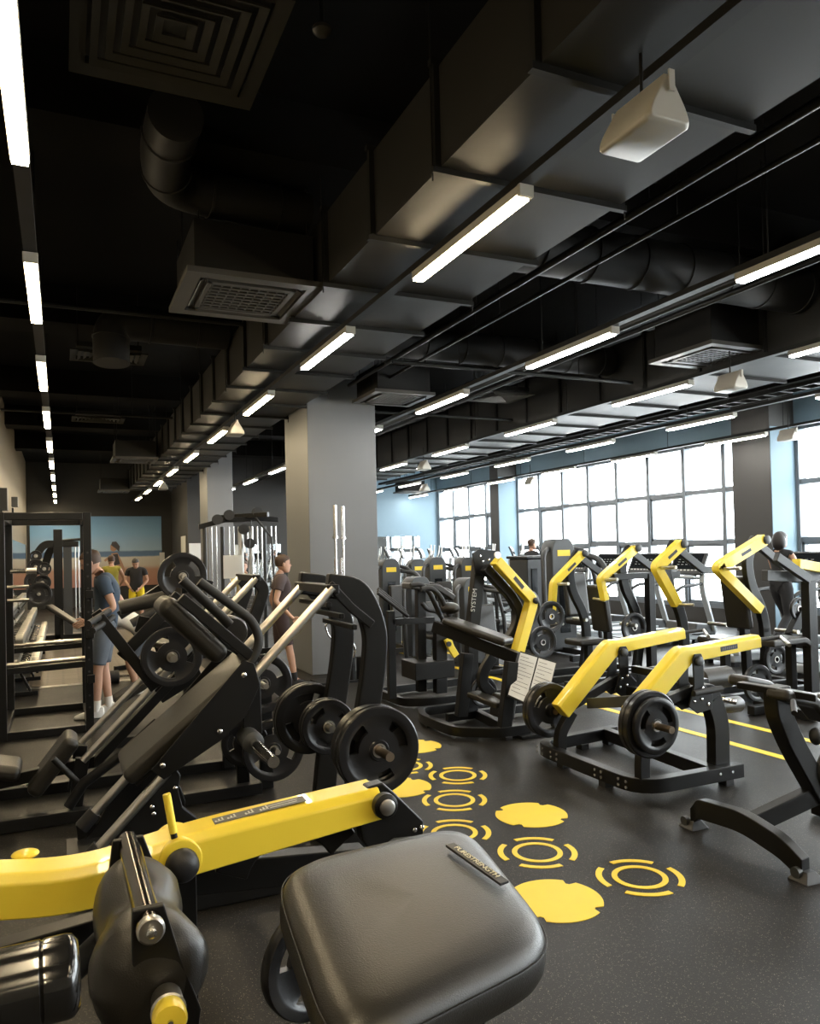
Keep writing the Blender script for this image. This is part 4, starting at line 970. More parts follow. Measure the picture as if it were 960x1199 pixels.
weight('black weight plate in the middle on the near yellow arm', p[0], 4.048, p[1]-.02, .225, tw=1.3)
weight('black weight plate innermost on the near yellow arm', p[0], 4.095, p[1]-.02, .225, tw=2.4)
weight('black weight plate innermost on the far yellow arm of the open frame machine', q[0], 5.34, q[1]-.02, .225, tw=.8)
weight('black weight plate outermost on the far yellow arm of the open frame machine', q[0], 5.39, q[1]-.02, .225, tw=2.8)

# ================================================================ MACHINE CUT BY THE RIGHT EDGE
def edge_machine():
    Y = 3.15; r = thing('preacher_curl_machine', 'black curl machine with arm pads cut off by the right edge of the picture', 'weight machine', (3.9, 3.2, 0))
    # front foot: arched bar along Y
    a, b = FZ(812, 968), FZ(944, 1030)
    P = [(a[0], a[1], .06), (a[0]+.01, a[1]-.05, .13), (lerp2(a, b, .5)[0], lerp2(a, b, .5)[1], .17), (b[0]-.01, b[1]+.12, .13), (b[0], b[1], .05)]
    SW(r, 'front_foot_bar', 'steel', P, .07, .12, .1)
    for q in (a, b):
        MB().poly([[Vector((q[0]-.07, q[1]-.06, 0)), Vector((q[0]+.06, q[1]-.07, 0)), Vector((q[0]+.06, q[1]+.07, 0)), Vector((q[0]-.07, q[1]+.06, 0))], [Vector((q[0]-.03, q[1]-.03, .05)), Vector((q[0]+.03, q[1]-.03, .05)), Vector((q[0]+.03, q[1]+.03, .05)), Vector((q[0]-.03, q[1]+.03, .05))]]).build('rubber_foot', 'rubber', r, bevel=.004)
        MB().cyl((q[0]-.06, q[1]+.02, .04), (1, 0, 0), .028, .03, 16).build('transport_wheel', 'plastic', r)
    m_ = lerp2(a, b, .52); ms = (m_[0]+.02, m_[1])
    J = Q(957, 928, Y)
    SW(r, 'main_beam', 'steel', [(ms[0], ms[1], .15), (J[0]+.0, Y, J[1]), (J[0]+.35, Y, J[1]+.2)], .07, .11)
    S(r, 'curved_post', 'steel', [(J[0]+.03, J[1]-.03)]+QL([(927, 872), (911, 835), (909, 803)], Y), Y, .12, .10, .15, .01)
    tp = Q(905, 802, Y)
    SW(r, 'arm_rest_frame', 'steel', [(tp[0]-.02, Y+.22, tp[1]-.03), (tp[0], Y, tp[1]-.03), (tp[0]+.1, Y-.2, tp[1]-.05)], .06, .04)
    # arm pads: bent slabs
    for (pts, Y2) in ((QL([(862, 796), (893, 802), (908, 820)], 3.45), 3.45), (QL([(908, 812), (945, 820), (962, 842)], 3.1), 3.1)):
        S(r, 'arm_pad', 'pad', pts, Y2, .07, .15, .03, .025)
    h = Q(925, 828, 2.95); T(r, 'adjuster_handle', 'rubber', [(h[0]-.03, 2.90, h[1]-.02), (h[0]+.06, 2.98, h[1]+.02)], .016)
    h = Q(955, 862, 3.0); MB().ell(v3(h, 3.0), (.035, .035, .05)).build('knob', 'rubber', r)
    S(r, 'seat_post', 'steel', [(J[0]+.3, .05), (J[0]+.3, .75)], Y+.02, .08, .07)
    SW(r, 'rear_foot_bar', 'steel', [(J[0]+.35, Y-.3, .05), (J[0]+.35, Y+.3, .05)], .07, .08)
    MB().bb((J[0]+.15, Y-.17, .75), (J[0]+.5, Y+.17, .82)).build('seat_pad', 'pad', r, bevel=.03, seg=4)
    c = Q(962, 900, Y); MB().lathe([(.02, -.015), (.14, -.02), (.15, 0), (.14, .02), (.02, .015)], (c[0]+.05, Y-.05, c[1]), (0, 1, 0), 32).build('cam_disc', 'rubber', r)
edge_machine()

# ================================================================ CENTRE MACHINE WITH YELLOW ARM
def centre():
    r = thing('seated_row_machine', 'bench machine with a tall lettered post and bent yellow arm, right of the near column', 'weight machine', (3.9, 6.5, 0))
    SW(r, 'base_loop', 'steel', [(4.75, 7.35, .07), (3.40, 7.3, .07), (3.28, 7.0, .07), (3.30, 6.35, .07), (3.62, 6.10, .07), (3.95, 6.1, .07)], .07, .09, .1)
    SW(r, 'base_rail', 'steel', [(3.75, 6.1, .07), (3.9, 7.32, .07)], .07, .09)
    SW(r, 'base_rail', 'steel', [(3.5, 6.9, .07), (4.9, 6.9, .07)], .07, .08)
    for x, y in ((3.3, 6.9), (3.7, 6.08), (4.6, 7.34)): BX(r, 'foot_block', 'rubber', (x-.035, y-.035, 0), (x+.035, y+.035, .03))
    f = Q(592, 862, 6.1); t_ = Q(600, 775, 6.1)
    S(r, 'front_leg', 'steel', [(f[0], .1), t_], 6.12, .115, .08)
    f = Q(540, 850, 6.75); t2 = Q(547, 765, 6.75)
    S(r, 'rear_leg', 'steel', [(f[0], .1), t2], 6.75, .115, .08)
    b0, b1 = v3(Q(508, 733, 6.85), 6.85), v3(Q(606, 771, 6.1), 6.1)
    BR(r, 'top_beam', 'steel', b0, b1, .07, .115)
    p0, p1 = v3(Q(523, 726, 6.75), 6.75), v3(Q(596, 752, 6.15), 6.15)
    BR(r, 'chest_pad', 'pad', p0+Vector((0, 0, .0)), p1+Vector((0, 0, .0)), .21, .075, .033, seg=6)
    q = Q(527, 712, 6.9); MB().ell(v3(q, 6.9), (.09, .13, .06)).build('chin_pad', 'pad', r)
    # tall post with lettering, hinge plates
    a, b = Q(552, 745, 6.9), Q(561, 655, 6.9)
    S(r, 'tall_post', 'steel', [(a[0]-.03, .1), a, b], 6.9, .12, .10, 0, .008)
    PR(r, 'hinge_plate', 'steel', QL([(553, 648), (560, 643), (585, 645), (583, 660), (574, 674), (556, 672)], 6.84), 6.84, .02)
    BL(r, QL([(565, 657), (572, 655), (562, 651), (569, 666), (575, 664)], 6.83), 6.828, r=.013)
    text_mesh('SYSTEM', .07, 'post_lettering', 'marking', r, Vector((a[0]+.01, 6.847, (a[1]+b[1])/2-.02)), Vector((b[0]-a[0], 0, b[1]-a[1])), Vector((-1, 0, .1)), .001)
    # yellow arm, flat bent box
    A = QL([(581, 656), (624, 703), (603, 778)], 6.6)
    Y = 6.62
    ya = S(r, 'lever_arm', 'yellow', A, Y, .10, .12, .05, .01)
    m_ = lerp2(A[0], A[1], .55); MB().box(Vector((m_[0], Y-.061, m_[1])), (.15, .002, .04), R=Matrix.Rotation(.83, 3, 'Y')).build('logo_outline', 'darkprint', ya)
    MB().lathe([(.03, 0), (.034, -.02), (.02, -.03)], v3(A[1], Y-.06), (0, 1, 0), 20).build('pivot_knob', 'rubber', r)
    MB().lathe([(.035, 0), (.035, -.02)], v3(Q(580, 650, 6.6), Y-.05), (0, 1, 0), 20).build('hinge_cap', 'satin', r)
    S(r, 'curved_strut', 'steel', QL([(567, 664), (598, 698), (608, 716), (604, 736), (590, 758)], 6.75), 6.75, .10, .09, .08, .01)
    c = QL([(612, 690), (624, 696), (629, 712), (620, 730), (600, 745)], 6.9); T(r, 'curved_guard', 'rubber', R3(c, 6.85), .02, 12, .05)
    # foot plate and low pads
    BR(r, 'low_pad', 'pad', v3(Q(553, 812, 6.6), 6.6), v3(Q(588, 826, 6.2), 6.2), .16, .06, .02)
    S(r, 'hook_strut', 'steel', QL([(577, 768), (566, 785), (564, 800), (575, 812)], 6.5), 6.5, .10, .06, .06)
    MB().box(v3(Q(592, 828, 6.25), 6.3), (.12, .3, .22), R=Matrix.Rotation(.2, 3, 'Y')).build('foot_pad', 'pad', r, bevel=.03)
    p = Q(560, 790, 6.9); MB().ell(v3(p, 6.9), (.06, .1, .06)).build('knee_roller', 'pad', r)
    # curved handles above the bench
    for dy, dx in ((0, 0), (.35, -.25)):
        pts = QL([(493, 690), (505, 688), (515, 697), (528, 725)], 6.9)
        T(r, 'curved_handle', 'foam', [(x+dx*.2, 6.9+dy*.4-.0, z+dy*.1) for x, z in pts], .026, 14, .06)
    x, z = Q(573, 810, 6.6); return x, z
cx, cz = centre()
weight('small black weight plate low inside the base of the centre bench machine', cx, 6.72, cz-.02, .15, .035, tw=.6)
# placard
pl = thing('placard', 'tilted grey workout instruction board with two printed sheets behind a weight plate', 'sign', (FZ(625, 835)[0], 6.25, 0))
c4 = [v3(Q(609, 762, 6.2), 6.2), v3(Q(652, 775, 6.0), 6.0), v3(Q(641, 836, 5.8), 5.85), v3(Q(597, 816, 6.0), 6.05)]
nn = (c4[1]-c4[0]).cross(c4[3]-c4[0]).normalized()
if nn.y > 0: nn = -nn
MB().poly([[p-nn*.02 for p in c4], c4]).build('board', 'steel', pl, bevel=.004)
mid = [c4[0].lerp(c4[1], .5), c4[3].lerp(c4[2], .5)]
def inset(q, k): c = sum(q, Vector())/4; return [c+(p-c)*k for p in q]
for quad in ([c4[0], mid[0], mid[1], c4[3]], [mid[0], c4[1], c4[2], mid[1]]):
    qd = inset(quad, .93); sh = MB().poly([[p+nn*.001 for p in qd], [p+nn*.003 for p in qd]]).build('printed_sheet', 'paper', pl, smooth=False)
    ln = MB()
    for k in range(11):
        t = .08+.08*k; a = qd[0].lerp(qd[3], t); b = qd[1].lerp(qd[2], t); a2 = a.lerp(b, .08); b2 = a.lerp(b, .9 if k % 3 else .55)
        ln.bar(a2+nn*.0035, b2+nn*.0035, .001, .0035, up=(qd[3]-qd[0]).normalized())
    ln.build('printed_line', 'darkprint', sh)
S(pl, 'stand_post', 'steel', [(c4[2].x+.06, .03), (c4[0].x+.1, c4[0].z-.1)], 6.15, .04, .04)
BX(pl, 'stand_foot', 'steel', (c4[2].x-.15, 6.0, 0), (c4[2].x+.2, 6.35, .03))

# row machine behind the centre one
def rower():
    r = thing('chest_row_machine', 'rowing machine with curved handles and a top pad, left of the centre bench', 'weight machine', (4.0, 8.3, 0))
    SW(r, 'base_loop', 'steel', [(4.75, 7.75, .07), (3.75, 7.7, .07), (3.45, 7.85, .07), (3.42, 8.6, .07), (4.6, 8.7, .07)], .07, .09, .12)
    for px_, Y in ((456, 7.95), ):
        f = Q(459, 812, Y); S(r, 'front_post', 'steel', [(f[0], .1), Q(457, 715, Y)], Y, .09, .07)
    f = Q(493, 800, 8.2); S(r, 'main_post', 'steel', [(f[0], .1), Q(492, 690, 8.2)], 8.2, .11, .09)
    f = Q(515, 800, 8.0); S(r, 'second_post', 'steel', [(f[0], .1), Q(515, 735, 8.0)], 8.0, .14, .1)
    b0, b1 = Q(458, 728, 7.95), Q(508, 726, 7.95); S(r, 'cross_beam', 'steel', [b0, b1], 7.95, .07, .07)
    BX(r, 'weight_housing', 'steel', (Q(482, 780, 8.0)[0], 7.9, .28), (Q(528, 780, 8.0)[0], 8.3, .48), .01)
    for k in range(3): T(r, 'slanted_handle', 'foam', [v3(Q(442+5*k, 694-2*k, 7.9), 7.9+.12*k), v3(Q(478+3*k, 722-3*k, 7.9), 7.9+.12*k)], .02)
    p = QL([(476, 686), (508, 688), (526, 700)], 8.1); S(r, 'top_pad', 'pad', p, 8.1, .075, .3, .05, .02)
    T(r, 'loop_handle', 'foam', R3(QL([(494, 706), (500, 714), (512, 716), (522, 730)], 7.9), 7.9), .025, 14, .05)
    S(r, 'yellow_lever', 'yellow', QL([(519, 747), (523, 757), (529, 767)], 8.0), 7.9, .08, .05, .02)
    MB().lathe([(.03, 0), (.03, -.02)], v3(Q(525, 754, 7.87), 7.87), (0, 1, 0), 16).build('pivot_knob', 'rubber', r)
rower()

# ================================================================ YELLOW PRESS MACHINES (right background)
def press(lb, far, near, Yf, Yn, padpx, padY, base, post, wide=.10, hnd=1):
    """a seated press: two bent yellow arms straddling a back pad; arm = three pixels traced on its own upright plane"""
    r = thing('chest_press_machine', lb, 'weight machine', (base[0], (Yf+Yn)/2, 0))
    for A_, Y, s in ((far, Yf, -1), (near, Yn, 1)):
        A = QL(A_, Y); la = S(r, 'lever_arm', 'yellow', A, Y, wide, .10, .05, .012, w2=wide*.8)
        m_ = lerp2(A[0], A[1], .45); an = -math.atan2(A[0][1]-A[1][1], A[0][0]-A[1][0])
        MB().box(Vector((m_[0], Y-.051, m_[1])), (.16, .002, .035), R=Matrix.Rotation(an, 3, 'Y')).build('logo_outline', 'darkprint', la)
        MB().lathe([(.05, .06), (.05, -.07), (.03, -.08)], v3(A[0], Y), (0, 1, 0), 20).build('pivot_cap', 'plastic', r)
        T(r, 'elbow_peg', 'satin', [(A[1][0]+.04, Y-.05, A[1][1]-.01), (A[1][0]+.04, Y-.28, A[1][1])], .02)
        T(r, 'grip', 'satin', [(A[2][0], Y, A[2][1]), (A[2][0]+.02, Y+s*.25, A[2][1]+.01)], .018)
        # s-shaped black frame from the pivot down to the base
        x, z = A[0]
        F_ = [(x-.02, z+.02), (x-.18, z-.2), (x-.14, z-.5), (x+.06, z-.85), (x+.10, .5), (x+.02, .08)]
        S(r, 's_frame', 'steel', F_, Y+.08, .12, .07, .18, .01)
        S(r, 'rear_link', 'plastic', [(x+.02, z-.06), (x+.42, z-.32), (x+.75, z-.34)], Y+.08, .09, .06, .02)
    c = Q(padpx[0], padpx[1], padY)
    MB().box((c[0], padY, c[1]), (.09, .34, .62), R=Matrix.Rotation(-.15, 3, 'Y')).build('back_pad', 'pad', r, bevel=.03, seg=4)
    MB().box((c[0]-.25, padY, c[1]-.42), (.42, .36, .08)).build('seat_pad', 'pad', r, bevel=.03, seg=4)
    S(r, 'seat_post', 'steel', [(c[0]-.2, .08), (c[0]-.2, c[1]-.45)], padY, .09, .08)
    S(r, 'back_post', 'steel', [(c[0]+.15, .08), (c[0]+.09, c[1]+.2)], padY, .09, .08)
    SW(r, 'base_loop', 'steel', [(base[0]-.6, Yn-.1, .06), (base[0]+.9, Yn-.1, .06), (base[0]+.9, Yf+.1, .06), (base[0]-.6, Yf+.1, .06)], .08, .09, .12)
    SW(r, 'base_spine', 'steel', [(base[0]-.6, padY, .06), (base[0]+.9, padY, .06)], .08, .08)
    if post < 7.5:
     S(r, 'tall_post', 'steel', [(post, .06), (post, 1.38)], Yn-.05, .10, .10)
     SW(r, 'top_beam', 'steel', [(post-.6, Yn-.05, 1.36), (post+.5, Yn-.05, 1.36)], .07, .08)
    for (Y, s) in ((Yn, -1), (Yf, 1)): T(r, 'weight_peg', 'satin', [(base[0]+.35, Y, .75), (base[0]+.35, Y+s*.3, .75)], .024)
    return r
press('chest press machine with slim bent yellow arms, the left one of the two behind', [(682, 648), (648, 683), (645, 730)], [(744, 642), (703, 678), (708, 703)], 8.6, 7.9, (702, 712), 8.2, (6.2, 8.2), 7.0)
weight('black weight plate on the near arm side of the left press machine', *((lambda q: (q[0], 7.7, q[1]))(Q(742, 735, 7.7))), .19, tw=.7)
weight('black weight plate high on the far side of the left press machine', *((lambda q: (q[0], 8.2, q[1]))(Q(645, 722, 8.2))), .2, tw=.2)
weight('black weight plate low on the far side of the left press machine', *((lambda q: (q[0], 8.0, q[1]))(Q(635, 752, 8.0))), .2, tw=1.4)
press('chest press machine with thick bent yellow arms, the right one near the treadmill woman', [(797, 637), (768, 664), (792, 708)], [(893, 632), (840, 665), (889, 714)], 7.0, 6.3, (862, 705), 6.6, (7.1, 6.6), 8.0, wide=.13)
weight('black weight plate on the low peg right of the yellow arm machine rollers', *((lambda q: (q[0], 5.9, q[1]))(Q(887, 800, 5.9))), .2, tw=1.0)
weight('small round black weight plate upper right beside the tall post', *((lambda q: (q[0], 6.1, q[1]))(Q(935, 713, 6.1))), .13, .04, tw=1.0)
weight('dark weight plate lowest, under the right press machine frame', *((lambda q: (q[0], 6.3, q[1]))(Q(908, 772, 6.3))), .17, tw=1.0)
# tall frame at the right edge with a yellow lever end
def tall_frame():
    Y = 5.7; r = thing('pulldown_machine', 'tall black frame with a short horizontal yellow arm at the right edge', 'weight machine', (Q(945, 800, Y)[0], 6.0, 0))
    x = Q(947, 700, Y)[0]
    BX(r, 'main_post', 'steel', (x-.06, Y-.05, 0), (x+.06, Y+.05, Q(947, 680, Y)[1]))
    a, b = Q(895, 674, Y), Q(975, 676, Y); S(r, 'top_beam', 'plastic', [a, b], Y, .11, .08)
    a, b = Q(922, 660, Y), Q(962, 667, Y); S(r, 'lever_arm', 'yellow', [a, b], Y-.1, .10, .1)
    a, b = Q(897, 652, Y), Q(935, 678, Y); S(r, 'slanted_strut', 'plastic', [a, b], Y-.12, .09, .06)
    SW(r, 'base_rail', 'steel', [(x-.9, Y, .05), (x+.9, Y, .05)], .09, .09)
    SW(r, 'base_rail', 'steel', [(x-.6, Y-.5, .05), (x-.6, Y+.2, .05)], .09, .09)
    p = QL([(892, 753), (930, 748), (942, 757)], 5.8); S(r, 'seat_pad', 'pad', p, 5.8, .07, .3, .03, .02)
    S(r, 'seat_post', 'steel', [(p[1][0], .05), p[1]], 5.85, .08, .08)
    S(r, 'hooked_strut', 'steel', QL([(940, 715), (930, 735), (925, 745)], 6.1), 6.1, .12, .08, .05)
tall_frame()

# ================================================================ TREADMILLS
def treadmill_proto():
    r = thing('treadmill', 'x', 'treadmill')
    # local: belt along +x (front at x=+.0 console, rear at x=-1.9), width along y
    b = dict(local=True)
    MB().box((-1.0, 0, .12), (1.75, .60, .12)).build('deck', 'tread', r, bevel=.03, seg=3, **b)
    MB().box((-1.02, 0, .186), (1.6, .5, .012)).build('running_belt', 'rubber', r, **b)
    for a in (-1.8, -.2):
        for s in (-1, 1): MB().box((a, s*.24, .035), (.1, .08, .07)).build('foot', 'rubber', r, **b)
    for s in (-1, 1): MB().box((-1.0, s*.33, .20), (1.75, .11, .05)).build('side_rail', 'tread', r, bevel=.012, **b)
    MB().poly([[Vector((-.35, y, .15)), Vector((.15, y, .12)), Vector((.2, y, .3)), Vector((-.3, y, .36))] for y in (-.38, -.3, .3, .38)]).build('motor_hood', 'plastic', r, bevel=.03, seg=3, **b)
    for s in (-1, 1):
        MB().sweep(fillet([(.10, s*.38, .2), (-.15, s*.38, .95), (-.10, s*.36, 1.28)], .15), .05, .12, up=(0, 1, 0)).build('upright', 'tread', r, bevel=.012, **b)
        MB().tube(fillet([(-.12, s*.38, 1.05), (-.6, s*.38, 1.02), (-.72, s*.36, .95)], .1), .028, 12).build('handrail', 'plastic', r, **b)
    R = Matrix.Rotation(.45, 3, 'Y')
    MB().box((-.08, 0, 1.40), (.07, .80, .44), R=R).build('console', 'dark_plastic', r, bevel=.03, seg=3, **b)
    c = r.children[-1]
    MB().box(Vector((-.08, 0, 1.40))+R@Vector((-.037, 0, .03)), (.006, .68, .30), R=R).build('display', 'screen', c, bevel=.002, **b)
    k = MB()
    for i in range(7): k.box(Vector((-.08, 0, 1.40))+R@Vector((-.037, -.27+.09*i, -.14)), (.008, .05, .018), R=R)
    for i in range(5):
        for j in range(3): k.box(Vector((-.08, 0, 1.40))+R@Vector((-.041, -.2+.1*i, -.03+.05*j)), (.003, .05, .006), R=R)
    k.build('console_keys', 'marking', c, **b)
    MB().box((-.2, 0, 1.16), (.18, .62, .05), R=Matrix.Rotation(.2, 3, 'Y')).build('accessory_tray', 'tread', r, bevel=.015, **b)
    for s in (-1, 1): MB().lathe([(.045, 0), (.05, .03), (.05, .05)], (-.2, s*.25, 1.17), (0, 0, 1), 18).build('cup_holder', 'dark_plastic', r, **b)
    return r
TMP = treadmill_proto(); TY = [16.1, 15.0, 13.95, 12.9, 11.8, 10.65, 8.3, 7.15]
TL = ['treadmill farthest away, in front of the first window column', 'treadmill in front of the walking man in black', 'treadmill just right of the walking man in black', 'treadmill between the two slim yellow press arms',
      'treadmill behind the thick yellow arm of the middle', 'treadmill left of the near window column', 'treadmill with a wide black console that the woman in black walks on', 'treadmill cut by the right edge of the picture']
for i, (y, lb) in enumerate(zip(TY, TL)):
    if i == 0: TMP.location = (10.5, y, 0); TMP['label'] = lb; TMP['group'] = 'treadmills along the windows'
    else: dup(TMP, (10.5, y, 0), label=lb, group='treadmills along the windows')

# ================================================================ SELECTORIZED TOWERS WITH YELLOW BADGES
def tower_proto():
    r = thing('stack_machine', 'x', 'weight machine'); b = dict(local=True)
    # local: tower front (badge) faces -y
    sec = fillet([(-.19, 0, 0), (-.19, 1.42, 0), (-.12, 1.56, 0), (.12, 1.56, 0), (.19, 1.42, 0), (.19, 0, 0)], .08, 4)
    MB().poly([[Vector((p.x*k, y, .06+p.y)) for p in sec] for y, k in ((-.13, .93), (-.11, 1), (.16, 1), (.18, .93))]).build('stack_shroud', 'plastic', r, bevel=.008, **b)
    sh = r.children[-1]
    MB().box((0, -.133, 1.42), (.20, .006, .085)).build('yellow_badge', 'paint', sh, bevel=.002, **b)
    MB().box((0, -.134, .75), (.16, .01, .9)).build('stack_window', 'screen', sh, bevel=.004, **b)
    for s in (-1, 1): MB().tube(fillet([(s*.2, -.05, 1.48), (s*.36, -.2, 1.42), (s*.42, -.3, .9), (s*.42, -.35, .1)], .14, 6), .032, 12).build('side_tube', 'dark_plastic', r, **b)
    MB().box((0, -.62, .5), (.4, .4, .09)).build('seat_pad', 'pad', r, bevel=.035, seg=4, **b)
    MB().box((0, -.40, .85), (.34, .09, .6), R=Matrix.Rotation(-.15, 3, 'X')).build('back_pad', 'pad', r, bevel=.035, seg=4, **b)
    MB().bb((-.04, -.66, .05), (.04, -.58, .46)).build('seat_post', 'steel', r, bevel=.004, **b)
    MB().bb((-.05, -1.0, .02), (.05, .2, .1)).build('base_rail', 'steel', r, bevel=.01, **b)
    MB().bb((-.45, -.98, .02), (.45, -.9, .1)).build('base_crossbar', 'steel', r, bevel=.01, **b)
    MB().tube(fillet([(.2, .0, 1.4), (.4, -.35, 1.35), (.4, -.62, 1.1)], .12), .04, 12).build('lever_arm', 'plastic', r, **b)
    MB().tube([(.4, -.62, 1.1), (.15, -.68, 1.02)], .03, 12).build('grip', 'foam', r, **b)
    return r
TW = tower_proto()
tws = [(455, 13.0, .05, 1, 'grey weight stack machine just right of the near column, with a small yellow badge'), (488, 15.0, 0, .97, 'grey weight stack machine behind, second from the near column'), (510, 13.6, 0, 1, 'grey weight stack machine with a yellow badge in the middle of the back group'),
       (547, 12.2, 0, 1, 'grey weight stack machine with a yellow badge left of the tall lettered post'), (508, 11.4, .1, .82, 'low grey stack machine with a yellow badge above the curved handles'), (549, 10.2, .1, .82, 'low grey stack machine with a yellow badge beside the tall lettered post')]
for i, (px_, Y, rz, k, lb) in enumerate(tws):
    x = Q(px_ if px_ != 508 else 488, 690, Y)[0]
    o = TW if i == 0 else dup(TW, (0, 0, 0))
    o.location = (x, Y, 0); o.rotation_euler = (0, 0, rz); o.scale = (1, 1, k if i else 1); o['label'] = lb; o['group'] = 'grey weight stack machines'
o = dup(TW, (Q(655, 690, 10.6)[0], 10.6, 0), .0, 'tall dark weight stack machine with a yellow badge behind the left press arm', 'grey weight stack machines'); o.scale = (1.25, 1.1, 1.17)
# dark cabinet tower
x, z = Q(629, 652, 11.5)
cb = thing('stack_cabinet', 'plain dark grey machine cabinet under the walking man in black', 'cabinet', (x, 11.5, 0))
BX(cb, 'cabinet_body', 'plastic', (x-.28, 11.4, .0), (x+.32, 12.0, z-.03), .02)
BX(cb, 'cabinet_cap', 'dark_plastic', (x-.32, 11.36, z-.03), (x+.36, 12.04, z+.02), .015)
BX(cb, 'slot_window', 'screen', (x-.2, 11.385, .9), (x-.08, 11.4, z-.2), .004)
BX(cb, 'base_plinth', 'steel', (x-.4, 11.3, 0), (x+.45, 12.1, .06))

# ================================================================ CROSS TRAINERS
def elliptical_proto():
    r = thing('cross_trainer', 'x', 'cross trainer'); b = dict(local=True)
    MB().bb((-.06, -.75, .02), (.06, .85, .12)).build('base_rail', 'tread', r, bevel=.015, **b)
    for y in (-.75, .8): MB().bb((-.3, y-.04, .0), (.3, y+.04, .08)).build('base_crossbar', 'plastic', r, bevel=.01, **b)
    MB().lathe([(.05, -.09), (.30, -.09), (.33, -.05), (.33, .05), (.30, .09), (.05, .09)], (0, .5, .42), (1, 0, 0), 28).build('flywheel_cover', 'plastic', r, **b)
    MB().sweep([(0, .35, .5), (0, .25, 1.55)], .09, .09, up=(1, 0, 0)).build('console_mast', 'tread', r, bevel=.015, **b)
    MB().box((0, .2, 1.68), (.42, .05, .30), R=Matrix.Rotation(-.4, 3, 'X')).build('console', 'dark_plastic', r, bevel=.02, seg=3, **b)
    c = r.children[-1]; MB().box((0, .165, 1.69), (.32, .01, .2), R=Matrix.Rotation(-.4, 3, 'X')).build('display', 'screen', c, **b)
    for s in (-1, 1):
        MB().tube(fillet([(s*.25, .3, .75), (s*.27, .1, 1.3), (s*.2, -.1, 1.65), (s*.22, -.12, 1.9)], .2, 6), .018, 10).build('moving_handle', 'satin', r, **b)
        MB().bar((s*.2, .4, .4), (s*.2, -.55, .28), .05, .06).build('pedal_arm', 'tread', r, bevel=.008, **b)
        MB().box((s*.2, -.45, .34), (.15, .36, .04)).build('foot_plate', 'rubber', r, bevel=.01, **b)
    return r
EP = elliptical_proto(); k = 0
for row, Y in enumerate((18.5, 21.0)):
    for j in range(6):
        x = 8.0+.95*j-.4*row; lb = 'cross trainer in the %s row before the blue wall, %s from the left' % (('front', 'rear')[row], ORD[j].replace('nearest', 'first'))
        if k == 0: EP.location = (x, Y, 0); EP.rotation_euler = (0, 0, .9); EP['label'] = lb; EP['group'] = 'cross trainers by the blue wall'
        else: dup(EP, (x, Y, 0), .9, lb, 'cross trainers by the blue wall')
        k += 1

# ================================================================ POWER RACK
def rack():
    r = thing('power_rack', 'black square tube power rack at the left edge', 'power rack', (-.15, 9.0, 0))
    x0, x1, ya, yb = -.54, .24, 8.45, 9.75; h = 2.22; w = .075
    for nm, x, y in (('a', x0, ya), ('b', x1, ya), ('c', x0+.0, yb), ('d', x1, yb)): BX(r, 'upright', 'steel', (x-w/2, y-w/2, 0), (x+w/2, y+w/2, h), .005)
    for y in (ya, yb): SW(r, 'top_crossbar', 'steel', [(x0+w/2, y, h-.04), (x1-w/2, y, h-.04)], w, .075); SW(r, 'floor_crossbar', 'steel', [(x0+w/2, y, .04), (x1-w/2, y, .04)], w, .075)
    for x in (x0, x1): SW(r, 'top_side_beam', 'steel', [(x, ya+w/2, h-.04), (x, yb-w/2, h-.04)], w, .075); SW(r, 'floor_side_beam', 'steel', [(x, ya+w/2, .04), (x, yb-w/2, .04)], w, .075)
    for y, z in ((ya+.0, .72), (yb, .78)): T(r, 'safety_bar', 'satin', [(x0, y+.06, z), (x1+.02, y+.06, z+.02)], .022); SW(r, 'safety_strap', 'steel', [(x0, y+.05, z-.06), (x1, y+.05, z-.04)], .05, .06)
    for z in (.5, .95, 1.35): BX(r, 'hook', 'steel', (x1-.02, ya-.10, z), (x1+.05, ya-.03, z+.08))
    hl = MB()
    for i in range(14): hl.lathe([(.011, 0), (.011, -.002)], (x1, ya-w/2-.0005, .25+.12*i), (0, 1, 0), 10)
    hl.build('adjustment_hole', 'darkprint', r)
    for z in (1.3, 1.45): T(r, 'band_peg', 'satin', [(x0-.02, yb-.05, z), (x0+.2, yb-.05, z)], .02)
rack()
# bar on the rack near the left post, chrome
bb = thing('barbell', 'chrome barbell seen end on inside the power rack on the left', 'barbell', (-.35, 9.65, 1.46))
c0 = Q(12, 669, 9.5); T(bb, 'bar_shaft', 'chrome', [(c0[0], 9.5, c0[1]), (c0[0]+.16, 9.5, c0[1])], .026); T(bb, 'sleeve', 'satin', [(c0[0]+.16, 9.5, c0[1]), (c0[0]+.26, 9.5, c0[1])], .033)

